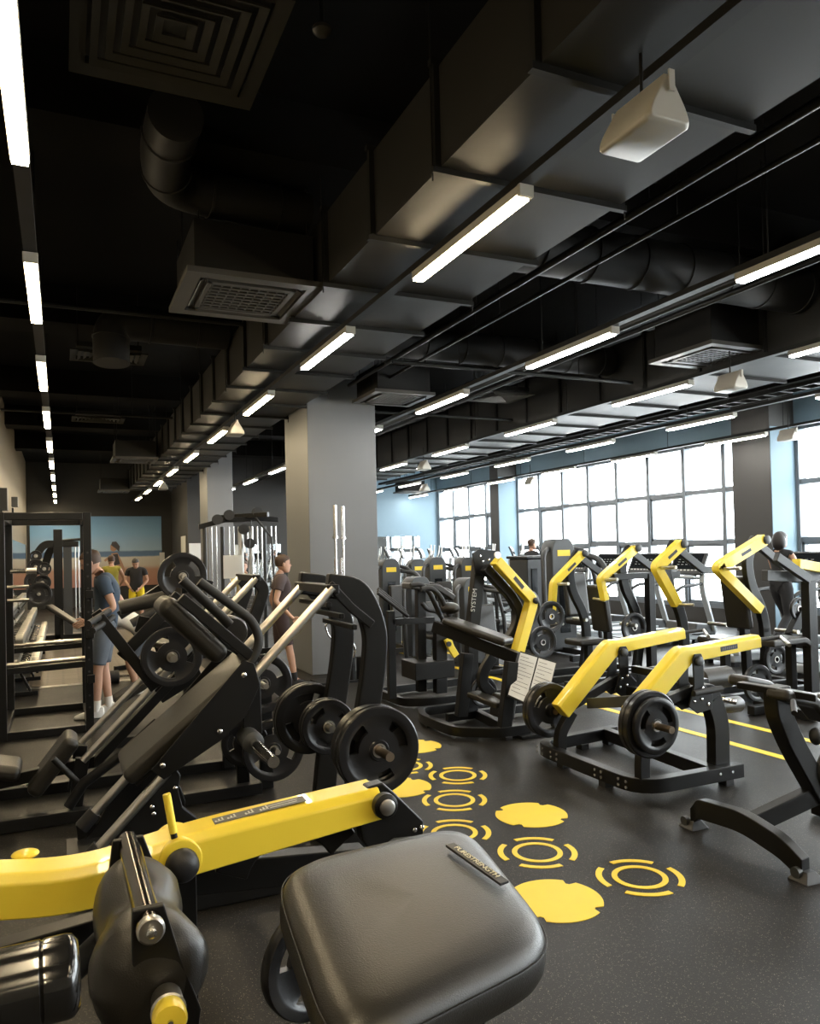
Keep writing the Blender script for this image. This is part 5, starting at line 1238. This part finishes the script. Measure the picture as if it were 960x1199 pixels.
# ================================================================ DUMBBELL RACKS
def dumbbell_proto(R, L, m_):
    r = thing('dumbbell', 'x', 'dumbbell'); b = dict(local=True)
    MB().tube([(-.07, 0, 0), (.07, 0, 0)], .016, 10).build('handle', 'chrome', r, **b)
    for s in (-1, 1): MB().lathe([(R*.5, s*.065), (R, s*.072), (R*1.03, s*(.075+L*.5)), (R, s*(.075+L)), (R*.6, s*(.08+L))], (0, 0, 0), (1, 0, 0), 14).build('head', m_, r, **b)
    return r
M['dbchrome'] = mat('dumbbell_steel', (.40, .39, .35), .32, .6)
DB = [dumbbell_proto(.062, .07, 'dbchrome'), dumbbell_proto(.072, .08, 'dbchrome'), dumbbell_proto(.084, .09, 'dbchrome')]
usedD = set()
def db_rack(lb, y0, n, step, nm):
    r = thing('dumbbell_rack', lb, 'rack', (-.72, y0, 0)); L = n*step
    tiers = [(-.45, .36), (-.62, .68), (-.80, 1.0)]
    for x, z in tiers:
        BX(r, 'shelf_lip', 'steel', (x-.16, y0, z-.03), (x-.13, y0+L, z+.04)); BX(r, 'shelf_lip', 'steel', (x+.13, y0, z-.07), (x+.16, y0+L, z-.03))
        BX(r, 'shelf_tray', 'steel', (x-.15, y0, z-.045), (x+.15, y0+L, z-.03))
    for y in (y0+.1, y0+L/2, y0+L-.1):
        SW(r, 'slanted_leg', 'steel', [(-.38, y, .04), (-.88, y, 1.1)], .06, .07); SW(r, 'foot', 'steel', [(-1.0, y, .03), (-.3, y, .03)], .07, .05)
    for t, (x, z) in enumerate(tiers):
        P_ = DB[2-t]; R_ = (.062, .072, .084)[2-t]
        for i in range(n):
            l2 = 'dumbbell on the %s tier of the %s, %s from the near end' % (('bottom', 'middle', 'top')[t], nm, ORD[i].replace('nearest', 'first'))
            loc = (x, y0+step*(i+.5), z-.03+R_*1.03)
            if (2-t) not in usedD: usedD.add(2-t); P_.location = loc; P_['label'] = l2; P_['group'] = 'dumbbells on the racks'
            else: dup(P_, loc, label=l2, group='dumbbells on the racks')
db_rack('nearest black three tier dumbbell rack along the left wall', 11.0, 11, .26, 'near rack')
db_rack('black three tier dumbbell rack farther along the left wall', 14.2, 12, .26, 'far rack')

# multi gym at the back left, plate tree
def multi():
    Y = 18.5; r = thing('multi_gym', 'black pulley machine with a curved arm in front of the beach mural', 'weight machine', (.2, Y, 0))
    x = Q(68, 650, Y)[0]; top = Q(67, 620, Y)[1]
    BX(r, 'upright', 'steel', (x-.09, Y-.06, 0), (x+.09, Y+.06, top))
    S(r, 'curved_arm', 'steel', QL([(66, 637), (52, 637), (42, 650), (38, 680)], Y), Y, .16, .1, .2)
    S(r, 'curved_arm', 'steel', QL([(66, 640), (58, 645), (52, 665), (50, 690)], Y+.3), Y+.3, .16, .1, .2)
    a, b = Q(68, 637, Y), Q(92, 637, Y); S(r, 'top_beam', 'steel', [a, b], Y, .12, .1)
    BX(r, 'weight_stack', 'plastic', (Q(74, 650, Y)[0], Y, 0), (Q(84, 650, Y)[0], Y+.3, a[1]))
    T(r, 'pull_bar', 'steel', [(x+.05, Y, top-.25), (x+.5, Y, top-.22)], .03)
    for px_ in (88, 92): T(r, 'guide_rod', 'satin', [v3(Q(px_, 640, Y), Y), (Q(px_, 640, Y)[0], Y, .2)], .012)
    BX(r, 'base_rail', 'steel', (x-.8, Y-.06, 0), (x+1.0, Y+.06, .1))
    BX(r, 'seat_pad', 'pad', (x+.4, Y-.5, .5), (x+.8, Y-.1, .6), .03)
    BX(r, 'seat_post', 'steel', (x+.55, Y-.35, 0), (x+.65, Y-.25, .5))
    BX(r, 'base_crossbar', 'steel', (x+.5, Y-.6, 0), (x+.7, Y+.1, .05))
    for i, (px_, py_, R_) in enumerate(((42, 651, .12), (42, 664, .17), (43, 681, .24), (52, 666, .14), (50, 682, .17), (46, 695, .25))):
        q = Q(px_, py_, Y-.4); T(r, 'weight_peg', 'satin', [(q[0], Y+.1, q[1]), (q[0], Y-.42-.055*i, q[1])], .02)
        weight(['small', 'medium', 'large', 'small right-hand', 'medium right-hand', 'lowest large'][i]+' weight plate hanging on the curved arm machine before the mural', q[0], Y-.38-.055*i, q[1], R_, .05, tw=i)
multi()
def low_bench(lb, x, y, rz, k=0):
    r = thing('weight_bench', lb, 'gym bench', (x, y, 0)); R_ = Matrix.Rotation(rz, 3, 'Z'); o = Vector((x, y, 0))
    MB().box(o+R_@Vector((0, 0, .43)), (.28, .5, .08), R=R_).build('seat_pad', 'pad', r, bevel=.03)
    MB().box(o+R_@Vector((0, .55, .62)), (.28, .75, .08), R=R_@Matrix.Rotation(.6, 3, 'X')).build('back_pad', 'pad', r, bevel=.03)
    MB().bar(o+R_@Vector((0, -.35, .06)), o+R_@Vector((0, .8, .06)), .07, .07).build('base_rail', 'steel', r, bevel=.005)
    for yy in (-.3, .75): MB().bar(o+R_@Vector((-.3, yy, .04)), o+R_@Vector((.3, yy, .04)), .07, .07).build('foot', 'steel', r, bevel=.005)
    MB().bar(o+R_@Vector((0, -.1, .06)), o+R_@Vector((0, .1, .4)), .06, .06).build('seat_post', 'steel', r, bevel=.005)
    MB().bar(o+R_@Vector((0, .6, .06)), o+R_@Vector((0, .6, .62)), .06, .06).build('back_post', 'steel', r, bevel=.005)
low_bench('black adjustable bench beyond the power rack in front of the mural machine', .55, 16.5, 1.2)
low_bench('black adjustable bench where the person in white bends over', 1.35, 12.2, .5)
x, z = Q(146, 782, 11.5)
kb = thing('dumbbell', 'dark dumbbell lying on the floor beyond the man in navy', 'dumbbell', (x, 11.5, .09))
for s in (-1, 1): MB().lathe([(.05, s*.07), (.09, s*.08), (.09, s*.2), (.06, s*.21)], (x, 11.5, .09), (1, 0, .0), 18).build('head', 'rubber', kb)
T(kb, 'handle', 'chrome', [(x-.08, 11.5, .09), (x+.08, 11.5, .09)], .016)

# ================================================================ CABLE MACHINE (left of the near column)
def cable():
    Y = 13.5; r = thing('cable_machine', 'tall cable station with chrome columns and black pulleys, left of the near column', 'cable machine', (2.9, Y, 0))
    xa, xb = Q(240, 650, Y)[0], Q(310, 650, Y)[0]; h = Q(240, 617, Y)[1]
    for i, x in enumerate((xa, xa+.3, xa+.62, xb-.25, xb)):
        T(r, 'chrome_column', 'satin' if i in (2, 3) else 'plastic', [(x, Y, .05), (x, Y, h)], .05 if i in (2, 3) else .035, 16)
        T(r, 'guide_rod', 'chrome', [(x+.1, Y-.1, .3), (x+.1, Y-.1, h)], .012)
        T(r, 'guide_rod', 'chrome', [(x+.18, Y-.1, .3), (x+.18, Y-.1, h)], .012)
    SW(r, 'top_beam', 'steel', [(xa-.1, Y, h), (xa+.35, Y, h+.12), (xb, Y, h+.14), (xb+.25, Y, h+.12)], .08, .09)
    SW(r, 'top_beam', 'steel', [(xa+.3, Y+.4, h+.18), (xb, Y-.3, h+.2)], .08, .08)
    SW(r, 'base_rail', 'steel', [(xa-.1, Y, .05), (xb+.2, Y, .05)], .12, .09)
    for x, z in ((xa+.65, h-.05), (xa+.75, h-.3), (xa+.2, h+.12), (xb-.15, h+.25), (xa+.4, h+.2)): MB().lathe([(.03, -.03), (.09, -.03), (.075, 0), (.09, .03), (.03, .03)], (x, Y-.12, z), (0, 1, 0), 18).build('pulley', 'dark_plastic', r)
    for x in (xa+.1, xa+.45, xb-.35):
        for k in range(12): BX(r, 'weight_slab', 'greywt', (x-.08, Y-.12, .15+.075*k), (x+.22, Y+.02, .21+.075*k), .004)
    T(r, 'curved_handle', 'dark_plastic', [(xb-.2, Y-.2, h+.15), (xb+.05, Y-.3, h-.2), (xb+.12, Y-.3, .6)], .02)
    T(r, 'cable', 'dark_plastic', [(xb-.3, Y-.3, h+.1), (xb-.42, Y-.35, .9)], .008)
    BX(r, 'instruction_sheet', 'paper', (xa+.28, Y-.16, h-.9), (xa+.6, Y-.15, h-.5))
cable()
# barbell holder beside the near column
bh = thing('barbell_holder', 'vertical barbell stand in front of the near column', 'rack', (3.45, 9.9, 0)); Y = 9.95
x, z = Q(403, 797, Y); BX(bh, 'base_plate', 'steel', (x-.42, Y-.2, 0), (x+.42, Y+.2, .03))
for i, (px_, pt) in enumerate(((389, 592), (400, 593), (394, 655), (403, 653))):
    xx, zt = Q(px_, pt, Y); yy = Y-.1+.07*i
    MB().lathe([(.04, 0), (.04, .22), (.033, .22)], (xx, yy, .03), (0, 0, 1), 16).build('holder_cup', 'steel', bh)
    bb = thing('barbell', ['tall chrome barbell on the left, standing upright in the holder by the column', 'tall chrome barbell with a bright sleeve, right one in the holder by the column', 'shorter chrome bar on the left in the upright holder', 'shorter chrome bar on the right in the upright holder'][i], 'barbell', (xx, yy, .05))
    T(bb, 'bar_shaft', 'chrome', [(xx, yy, .05), (xx, yy, zt-.3)], .015, 12); T(bb, 'sleeve', 'chrome', [(xx, yy, zt-.42 if i < 2 else zt-.26), (xx, yy, zt)], .026, 14)
    MB().lathe([(.038, 0), (.038, .03)], (xx, yy, zt-.45 if i < 2 else zt-.29), (0, 0, 1), 16).build('collar', 'chrome', bb)
for i, dx in enumerate((.12, .24, .34)):
    MB().lathe([(.05, 0), (.05, .3)], (x+dx-.05, Y-.12, .03), (0, 0, 1), 16).build('holder_cup', 'steel', bh)
cbz = thing('curl_bar', 'wavy chrome curl bar standing in the holder by the column', 'barbell', (x-.25, Y-.15, .04))
T(cbz, 'bar_shaft', 'chrome', QL([(388, 790), (389, 765), (392, 748), (386, 742), (382, 732), (388, 724)], Y-.15) and R3(QL([(388, 792), (387, 765), (390, 750), (384, 743), (381, 733), (388, 724)], Y-.15), Y-.15), .014, 10, .03)
cbz2 = thing('curl_bar', 'wavy chrome curl bar between the hooked uprights in the column holder', 'barbell', (x+.1, Y-.12, .04))
T(cbz2, 'bar_shaft', 'chrome', R3(QL([(414, 775), (416, 760), (412, 750), (413, 735), (412, 722)], Y-.12), Y-.12), .02, 10, .03)
# wall signs near the far column, fire extinguisher box etc.
for i, (px_, py_, w, h_, lb) in enumerate(((215, 650, .22, .6, 'tall cream notice board on the dark wall left of the far column'), (232, 646, .28, .28, 'square white notice on the dark wall by the far column'), (190, 655, .09, .26, 'small cream panel right of the beach mural'))):
    if i == 1: Yw, q = 25.9, Q(px_, py_, 25.9)
    else: Yw, q = 29.9, Q(px_, py_, 29.9)
    if i == 0:
        s = thing('notice_board', lb, 'sign', (3.75, 28.0, q[1])); y_, z_ = QX(215, 645, 3.78)
        BX(s, 'panel', 'paper', (3.765, y_-.5, z_-.5), (3.79, y_+.5, z_+.5))
    else:
        s = thing('notice_board', lb, 'sign', (q[0], Yw, q[1])); yy = (YB if i != 1 else YB2)-.02
        BX(s, 'panel', 'paper', (q[0]-w, yy-.02, q[1]-h_), (q[0]+w, yy+.015, q[1]+h_))
# light on the left wall
for i, (px_, py_) in enumerate(((4, 585), (17, 588))):
    y_, z_ = QX(px_, py_, XL+.06); s = thing('wall_camera' if i else 'wall_lamp', ['black box lamp high on the left wall', 'small grey bracket device high on the left wall'][i], 'lamp' if not i else 'camera', (XL+.06, y_, z_))
    BX(s, 'housing', 'dark_plastic' if not i else 'plastic', (XL, y_-.2, z_-.22+.1*i), (XL+.14, y_+.2, z_+.22-.1*i), .01)
    BX(s, 'wall_bracket', 'steel', (XL, y_-.05, z_-.3), (XL+.04, y_+.05, z_-.15), .004)

# ================================================================ PEOPLE
M['skin'] = mat('skin', (.50, .29, .20), .5, var=.06); M['hair'] = mat('brown_hair', (.055, .028, .014), .6, bump=.5, bscale=90); M['hairdark'] = mat('dark_hair', (.015, .012, .011), .5, bump=.5, bscale=90)
M['navy'] = mat('navy_cloth', (.035, .055, .085), .85, bump=.3, bscale=60); M['greycloth'] = mat('grey_cloth', (.12, .14, .17), .85, bump=.3, bscale=60); M['maroon'] = mat('dark_maroon_cloth', (.065, .045, .045), .85, bump=.3, bscale=60)
M['maroon2'] = mat('maroon_shorts_cloth', (.05, .03, .03), .85); M['olive'] = mat('olive_cloth', (.25, .22, .03), .85); M['blackcloth'] = mat('black_cloth', (.012, .012, .014), .8); M['ycloth'] = mat('yellow_cloth', (.8, .62, .02), .8)
M['creamcloth'] = mat('pale_yellow_cloth', (.6, .5, .25), .85); M['whitecloth'] = mat('white_cloth', (.75, .73, .68), .85, bump=.3, bscale=40); M['shoewhite'] = mat('white_shoe', (.7, .69, .66), .6); M['eye'] = mat('dark_eye', (.02, .015, .01), .3); M['lip'] = mat('lip', (.40, .17, .13), .5)
def skin_bm(nodes, edges, root, lv=1):
    me = bpy.data.meshes.new('t'); keys = list(nodes); ix = {k: i for i, k in enumerate(keys)}
    me.from_pydata([nodes[k][0] for k in keys], [(ix[a], ix[b]) for a, b in edges], [])
    o = bpy.data.objects.new('t', me); COL.objects.link(o)
    mod = o.modifiers.new('s', 'SKIN'); mod.use_smooth_shade = True
    for i, k in enumerate(keys):
        r = nodes[k][1]; me.skin_vertices[0].data[i].radius = (r, r) if not isinstance(r, tuple) else r
        me.skin_vertices[0].data[i].use_root = (k == root)
    sb = o.modifiers.new('u', 'SUBSURF'); sb.levels = lv+1; sb.render_levels = lv+1
    dg = bpy.context.evaluated_depsgraph_get(); m2 = bpy.data.meshes.new_from_object(o.evaluated_get(dg))
    bpy.data.objects.remove(o); bm = bmesh.new(); bm.from_mesh(m2); bpy.data.meshes.remove(m2); return bm
def join_bm(dst, src):
    me = bpy.data.meshes.new('j'); src.to_mesh(me); src.free(); dst.from_mesh(me); bpy.data.meshes.remove(me)
def person(lb, base, yaw, J, shirt, pants, shoe='shoewhite', hair='hair', sleeve=.55, longp=False, sc=1.0, gender=0, longhair=False, hand_open=True, head_yaw=0, head_pitch=0, bun=False):
    """J holds joints in a local frame: x right of the person, y forward, z up"""
    r = thing('person', lb, 'person', (base[0], base[1], base[2] if len(base) > 2 else 0), yaw)
    V = {k: Vector(v)*sc for k, v in J.items()}
    g = .9 if gender else 1.0
    nd = {}; ed = []
    def N(k, p, rr): nd[k] = (p, rr*sc)
    pel, chest, neck, head = V['pelvis'], V['chest'], V['neck'], V['head']
    N('pel', pel, .125); N('ab', pel.lerp(chest, .5), .108*g); N('ch', chest, .128*g); N('ub', chest.lerp(neck, .6), .09*g); N('nk', neck, .052*g); N('hd', neck.lerp(head, .6), .05)
    ed += [('pel', 'ab'), ('ab', 'ch'), ('ch', 'ub'), ('ub', 'nk'), ('nk', 'hd')]
    for s in 'LR':
        sh, el, wr = V['sh'+s], V['el'+s], V['wr'+s]; hp, kn, an, to = V['hip'+s], V['kn'+s], V['an'+s], V['to'+s]
        N('sh'+s, sh, .058*g); N('ua'+s, sh.lerp(el, .5), .046*g); N('el'+s, el, .038*g); N('fa'+s, el.lerp(wr, .35), .038*g); N('wr'+s, wr, .024*g)
        hd_ = (wr-el).normalized(); N('pm'+s, wr+hd_*.05*sc, .030*g)
        ed += [('ub', 'sh'+s), ('sh'+s, 'ua'+s), ('ua'+s, 'el'+s), ('el'+s, 'fa'+s), ('fa'+s, 'wr'+s), ('wr'+s, 'pm'+s)]
        N('hp'+s, hp, .092); N('th'+s, hp.lerp(kn, .45), .08); N('kn'+s, kn, .054); N('cf'+s, kn.lerp(an, .3), .057); N('an'+s, an, .034); N('ft'+s, an.lerp(to, .6)+Vector((0, 0, -.02*sc)), .034); N('to'+s, to, .024)
        ed += [('pel', 'hp'+s), ('hp'+s, 'th'+s), ('th'+s, 'kn'+s), ('kn'+s, 'cf'+s), ('cf'+s, 'an'+s), ('an'+s, 'ft'+s), ('ft'+s, 'to'+s)]
    bm = skin_bm(nd, ed, 'pel')
    bones = [(a, b, nd[a][0], nd[b][0], nd[a][1], nd[b][1]) for a, b in ed]
    def near(p):
        best = None
        for a, b, pa, pb, ra, rb in bones:
            d = pb-pa; t = max(0, min(1, (p-pa).dot(d)/d.length_squared)); q = (p-(pa+d*t)).length-(ra+(rb-ra)*t)
            if best is None or q < best[0]: best = (q, a, b, t)
        return best[1], best[2], best[3]
    cl = {}; 
    for v in bm.verts: cl[v.index] = near(v.co)
    for v in bm.verts:   # a chest is wider than deep
        a, b, t = cl[v.index]; w = 0
        if a in ('pel', 'ab', 'ch') and b in ('ab', 'ch', 'ub'): w = 1
        elif a in ('pel', 'ub'): w = .45
        if w:
            ax_ = abs(v.co.x)/sc; w *= max(0, min(1, (.2-ax_)/.1)); v.co.x *= 1+.26*w*g
    def garment(name, m_, inside, off):
        c = bm.copy(); c.verts.ensure_lookup_table(); c.normal_update()
        keep = [inside(*cl[v.index]) for v in c.verts]
        mv = [(v, v.co+v.normal*off*sc) for v in c.verts]
        for v, q in mv: v.co = q
        bmesh.ops.delete(c, geom=[f for f in c.faces if not all(keep[v.index] for v in f.verts)], context='FACES')
        q = MB(); q.bm.free(); q.bm = c; o = q.build(name, m_, r, local=True)
        sd = o.modifiers.new('thick', 'SOLIDIFY'); sd.thickness = .006; sd.offset = -1; return o
    def in_shirt(a, b, t):
        if (a, b) in (('pel', 'ab'), ('ab', 'ch'), ('ch', 'ub')): return True
        if (a, b) == ('ub', 'nk'): return t < .45
        if a == 'ub': return True
        if a == 'pel': return t < .75
        if a[:2] == 'sh': return sleeve > 0 and t*.5 < sleeve or (sleeve <= 0 and t < .05)
        if a[:2] == 'ua': return .5+t*.5 < sleeve
        if a[:2] == 'el': return sleeve > .9
        return False
    def in_pants(a, b, t):
        if a == 'pel' and b != 'ab': return True
        if (a, b) == ('pel', 'ab'): return t < .6
        if a[:2] == 'hp': return True
        if a[:2] == 'th': return t < (.8 if not longp else 2)
        if a[:2] in ('kn', 'cf'): return longp and not (a[:2] == 'cf' and t > .9)
        return False
    garment('shirt', shirt, in_shirt, .019)
    garment('trousers' if longp else 'shorts', pants, in_pants, .012 if longp else .016)
    # head with face
    R_ = Matrix.Rotation(head_yaw, 3, 'Z')@Matrix.Rotation(head_pitch, 3, 'X')
    mb = MB(); mb.bm.free(); mb.bm = bm
    hc = head; k = sc
    rings = []; n = 24
    for zz, rx, ry, oy in ((-.118, .02, .02, .045), (-.112, .038, .036, .04), (-.095, .052, .058, .028), (-.07, .062, .074, .018), (-.04, .068, .086, .008), (-.01, .072, .093, .002), (.03, .076, .098, -.004), (.06, .074, .097, -.008), (.09, .062, .082, -.012), (.108, .04, .055, -.014), (.117, .012, .02, -.014)):
        ring = []
        for i in range(n):
            a = 2*PI*i/n; x, y = rx*math.cos(a), ry*math.sin(a)+oy
            f = math.sin(a)
            if f > .8 and -.05 < zz < .02 and abs(x) < .02: y += .006
            if f > .55 and abs(zz-.0) < .012 and abs(abs(x)-.03) < .018: y -= .008
            ring.append(hc+R_@Vector((x, y, zz))*k)
        rings.append(ring)
    mb.poly(rings)
    # nose, ears
    mb.poly([[hc+R_@Vector(p)*k for p in ((-.008, .088, .012), (.008, .088, .012), (.005, .094, .012))], [hc+R_@Vector(p)*k for p in ((-.017, .088, -.034), (.017, .088, -.034), (0, .117, -.03))]])
    for s in (-1, 1):
        mb.ell(hc+R_@Vector((s*.077, -.004, -.008))*k, (.009*k, .02*k, .032*k), 10, 8, R_)
    # fingers
    for s in 'LR':
        el, wr = V['el'+s], V['wr'+s]; d = (wr-el).normalized(); side = V.get('pn'+s) or Vector((1 if s == 'R' else -1, 0, 0)); fw = (side-d*side.dot(d)).normalized(); ac = d.cross(fw)
        if s == 'L': ac = -ac
        for i, (L, o_) in enumerate(((.070, -.027), (.078, -.009), (.072, .009), (.056, .026))):
            b = wr+d*.085*sc+ac*o_*sc; c_ = b+d*L*.5*sc-fw*.006*sc; e_ = b+d*L*.88*sc-fw*.022*sc
            mb.tube([b-d*.04*sc, b, c_, e_], .0092*sc, 8, .0068*sc)
        b = wr+d*.03*sc-ac*.02*sc; mb.tube([b, b-ac*.032*sc+d*.025*sc, b-ac*.04*sc+d*.06*sc], .0115*sc, 8, .008*sc)
    mb.build('body', 'skin', r, local=True)
    e = MB()
    for s in (-1, 1): e.ell(hc+R_@Vector((s*.03, .084, .004))*k, (.011*k, .006*k, .006*k), 8, 6, R_); e.box(hc+R_@Vector((s*.03, .09, .024))*k, (.03*k, .006*k, .006*k), R=R_)
    e.build('eyes_and_brows', 'eye', r, local=True)
    MB().box(hc+R_@Vector((0, .088, -.055))*k, (.042*k, .012*k, .010*k), R=R_).build('lips', 'lip', r, bevel=.002, local=True)
    # hair cap
    hb = MB(); rings = []
    for zz, sc_ in ((-.03, 1.0), (.0, 1.03), (.03, 1.06), (.065, 1.09), (.095, 1.1), (.118, .95), (.130, .6), (.134, .15)):
        base_ = {-.03: (.072, .09), .0: (.074, .095), .03: (.077, .099), .065: (.076, .098), .095: (.064, .086), .118: (.048, .066), .130: (.045, .06), .134: (.04, .05)}[zz]
        ring = []
        for i in range(n):
            a = 2*PI*i/n; x, y = base_[0]*sc_*math.cos(a), base_[1]*sc_*math.sin(a)-.010
            if math.sin(a) > .15 and zz < .06: y = min(y, .02+.0*zz)*1.0; x *= .97; 
            ring.append(hc+R_@Vector((x, y, zz))*k)
        rings.append(ring)
    hb.poly(rings)
    if longhair: hb.ell(hc+R_@Vector((0, -.05, -.02))*k, (.10*k, .10*k, .15*k), 18, 12, R_)
    if bun: hb.ell(hc+R_@Vector((0, -.12, .03))*k, (.04*k, .04*k, .04*k), 12, 8, R_)
    hb.build('hair', hair, r, local=True)
    for s in 'LR':
        an, to = V['an'+s], V['to'+s]; d = Vector((to.x-an.x, to.y-an.y, 0)).normalized(); sd = Vector((d.y, -d.x, 0)); f0 = Vector((an.x, an.y, min(an.z, to.z)-.0)) 
        zb = an.z-.085*sc
        prof = [(-.075, .035, .09), (-.06, .042, .105), (.0, .042, .10), (.08, .046, .075), (.14, .046, .055), (.19, .036, .04), (.215, .015, .025)]
        sm = MB(); tilt = (to.z-an.z+.06*sc)/(.2*sc)
        sm.poly([[an+d*a*sc+sd*w*c1*sc+Vector((0, 0, -.085*sc+tilt*max(0, a)*sc+hh*h_*sc)) for c1, hh in ((-1, 0), (1, 0), (1, .5), (.55, 1), (-.55, 1), (-1, .5))] for a, w, h_ in prof]).build('shoe', shoe, r, bevel=.008, local=True)
        sk = MB().tube([an+Vector((0, 0, -.02*sc)), an.lerp(V['kn'+s], .22)], .042*sc, 14); sk.build('sock', 'whitecloth' if shoe == 'shoewhite' else 'blackcloth', r, local=True)
    return r
def stand(**k):
    J = dict(pelvis=(0, 0, .95), chest=(0, .01, 1.30), neck=(0, 0, 1.49), head=(0, .03, 1.645), shL=(-.19, 0, 1.43), shR=(.19, 0, 1.43), elL=(-.24, -.03, 1.14), elR=(.24, -.03, 1.14), wrL=(-.25, .06, .90), wrR=(.25, .06, .90),
             hipL=(-.10, 0, .90), hipR=(.10, 0, .90), knL=(-.11, .02, .50), knR=(.11, .02, .50), anL=(-.12, -.02, .09), anR=(.12, -.02, .09), toL=(-.14, .14, .03), toR=(.14, .14, .03))
    J.update(k); return J
# man in the middle, walking to the right, arms slightly away
b = FZ(330, 802)
person('man in a dark maroon t-shirt and shorts walking left of the near column', (b[0], b[1]), -1.75, stand(head=(0, .05, 1.64), chest=(0, .03, 1.30), elL=(-.27, -.10, 1.16), wrL=(-.30, -.02, .92), elR=(.27, -.08, 1.15), wrR=(.33, .12, .94),
       knL=(-.10, -.02, .49), anL=(-.10, -.30, .16), toL=(-.11, -.16, .05), knR=(.11, .10, .50), anR=(.12, .17, .09), toR=(.13, .33, .03)), 'maroon', 'maroon2', shoe='blackcloth', sc=.985, head_yaw=.1)
# man at the left leaning over the bar, profile, facing left
b = FZ(119, 838)
person('man in a navy t-shirt and grey shorts leaning forward beside the power rack', (b[0]+.02, b[1]), 1.45, stand(pelvis=(0, -.03, .96), chest=(0, -.06, 1.28), neck=(0, .0, 1.47), head=(0, .10, 1.61), shL=(-.19, -.03, 1.40), shR=(.19, -.04, 1.38), elL=(-.27, -.14, 1.14), elR=(.28, -.20, 1.14), wrL=(-.24, .12, 1.02), wrR=(.25, .04, 1.0),
       hipL=(-.10, -.03, .91), hipR=(.10, -.03, .91), knL=(-.10, .04, .50), knR=(.11, .0, .50), anL=(-.10, .06, .09), anR=(.12, -.05, .09), toL=(-.11, .22, .03), toR=(.13, .11, .03)), 'navy', 'greycloth', sc=1.06, head_pitch=-.35)
# pair at the back
b = FZ(131, 722); Yb = 20.8; x, z = Q(131, 690, Yb)
person('man in an olive tank top seen from behind, near the beach mural', (x, Yb), .1, stand(elL=(-.30, .05, 1.18), elR=(.30, .05, 1.18), wrR=(.22, .22, 1.0)), 'olive', 'blackcloth', longp=True, sleeve=.0, sc=1.03)
x, z = Q(160, 690, 20.6)
person('dark haired man in a black t-shirt and bright yellow shorts looking down', (x, 20.6), 2.9, stand(head=(0, .10, 1.60), elL=(-.27, .02, 1.16), wrL=(-.12, .2, .98), elR=(.27, .02, 1.16), wrR=(.12, .2, .98)), 'blackcloth', 'ycloth', hair='hairdark', shoe='blackcloth', sc=1.0, head_pitch=-.5)
# person in white bending over behind the slanted machine
x, z = Q(150, 735, 10.5)
person('person in a white shirt bending far forward beside the man in navy', (x+.1, 10.5), 1.3, stand(pelvis=(0, -.15, .80), chest=(0, .16, .98), neck=(0, .34, .98), head=(0, .46, .92), shL=(-.18, .26, 1.0), shR=(.18, .26, 1.0), elL=(-.2, .35, .74), elR=(.2, .35, .74), wrL=(-.16, .45, .52), wrR=(.16, .45, .52),
       hipL=(-.10, -.15, .78), hipR=(.10, -.15, .78), knL=(-.12, .08, .45), knR=(.12, .08, .45)), 'whitecloth', 'greycloth', sc=1.0, head_pitch=-.9)
# person seated behind the cable machine
x, z = Q(286, 700, 15.0)
person('person in a pale yellow shirt standing behind the cable station', (x, 15.0), 2.8, stand(elL=(-.3, .12, 1.3), wrL=(-.1, .25, 1.5), elR=(.28, .08, 1.2), wrR=(.12, .25, 1.3)), 'creamcloth', 'blackcloth', longp=True, sleeve=.95, sc=.93)

# treadmill walkers
x = QX(622, 650, 9.6)[0]
person('man in black walking on the far treadmill before the window', (9.6, x, .193), -PI/2, stand(elL=(-.26, .15, 1.2), wrL=(-.22, .38, 1.15), elR=(.26, .15, 1.2), wrR=(.22, .38, 1.15)), 'blackcloth', 'blackcloth', longp=True, sc=1.0, sleeve=.5)
x = QX(913, 640, 9.6)[0]
person('woman with a dark bob and black tank top walking on the right treadmill', (9.6, x, .193), -PI/2, stand(elL=(-.24, .12, 1.2), wrL=(-.2, .36, 1.22), elR=(.24, .12, 1.18), wrR=(.2, .36, 1.2), knL=(-.1, .2, .52), anL=(-.1, .3, .10), toL=(-.1, .46, .04), knR=(.1, .02, .5), anR=(.1, -.3, .14), toR=(.1, -.16, .04)), 'blackcloth', 'blackcloth', shoe='blackcloth', hair='hairdark', longp=True, sleeve=0, sc=.97, gender=1, longhair=True)
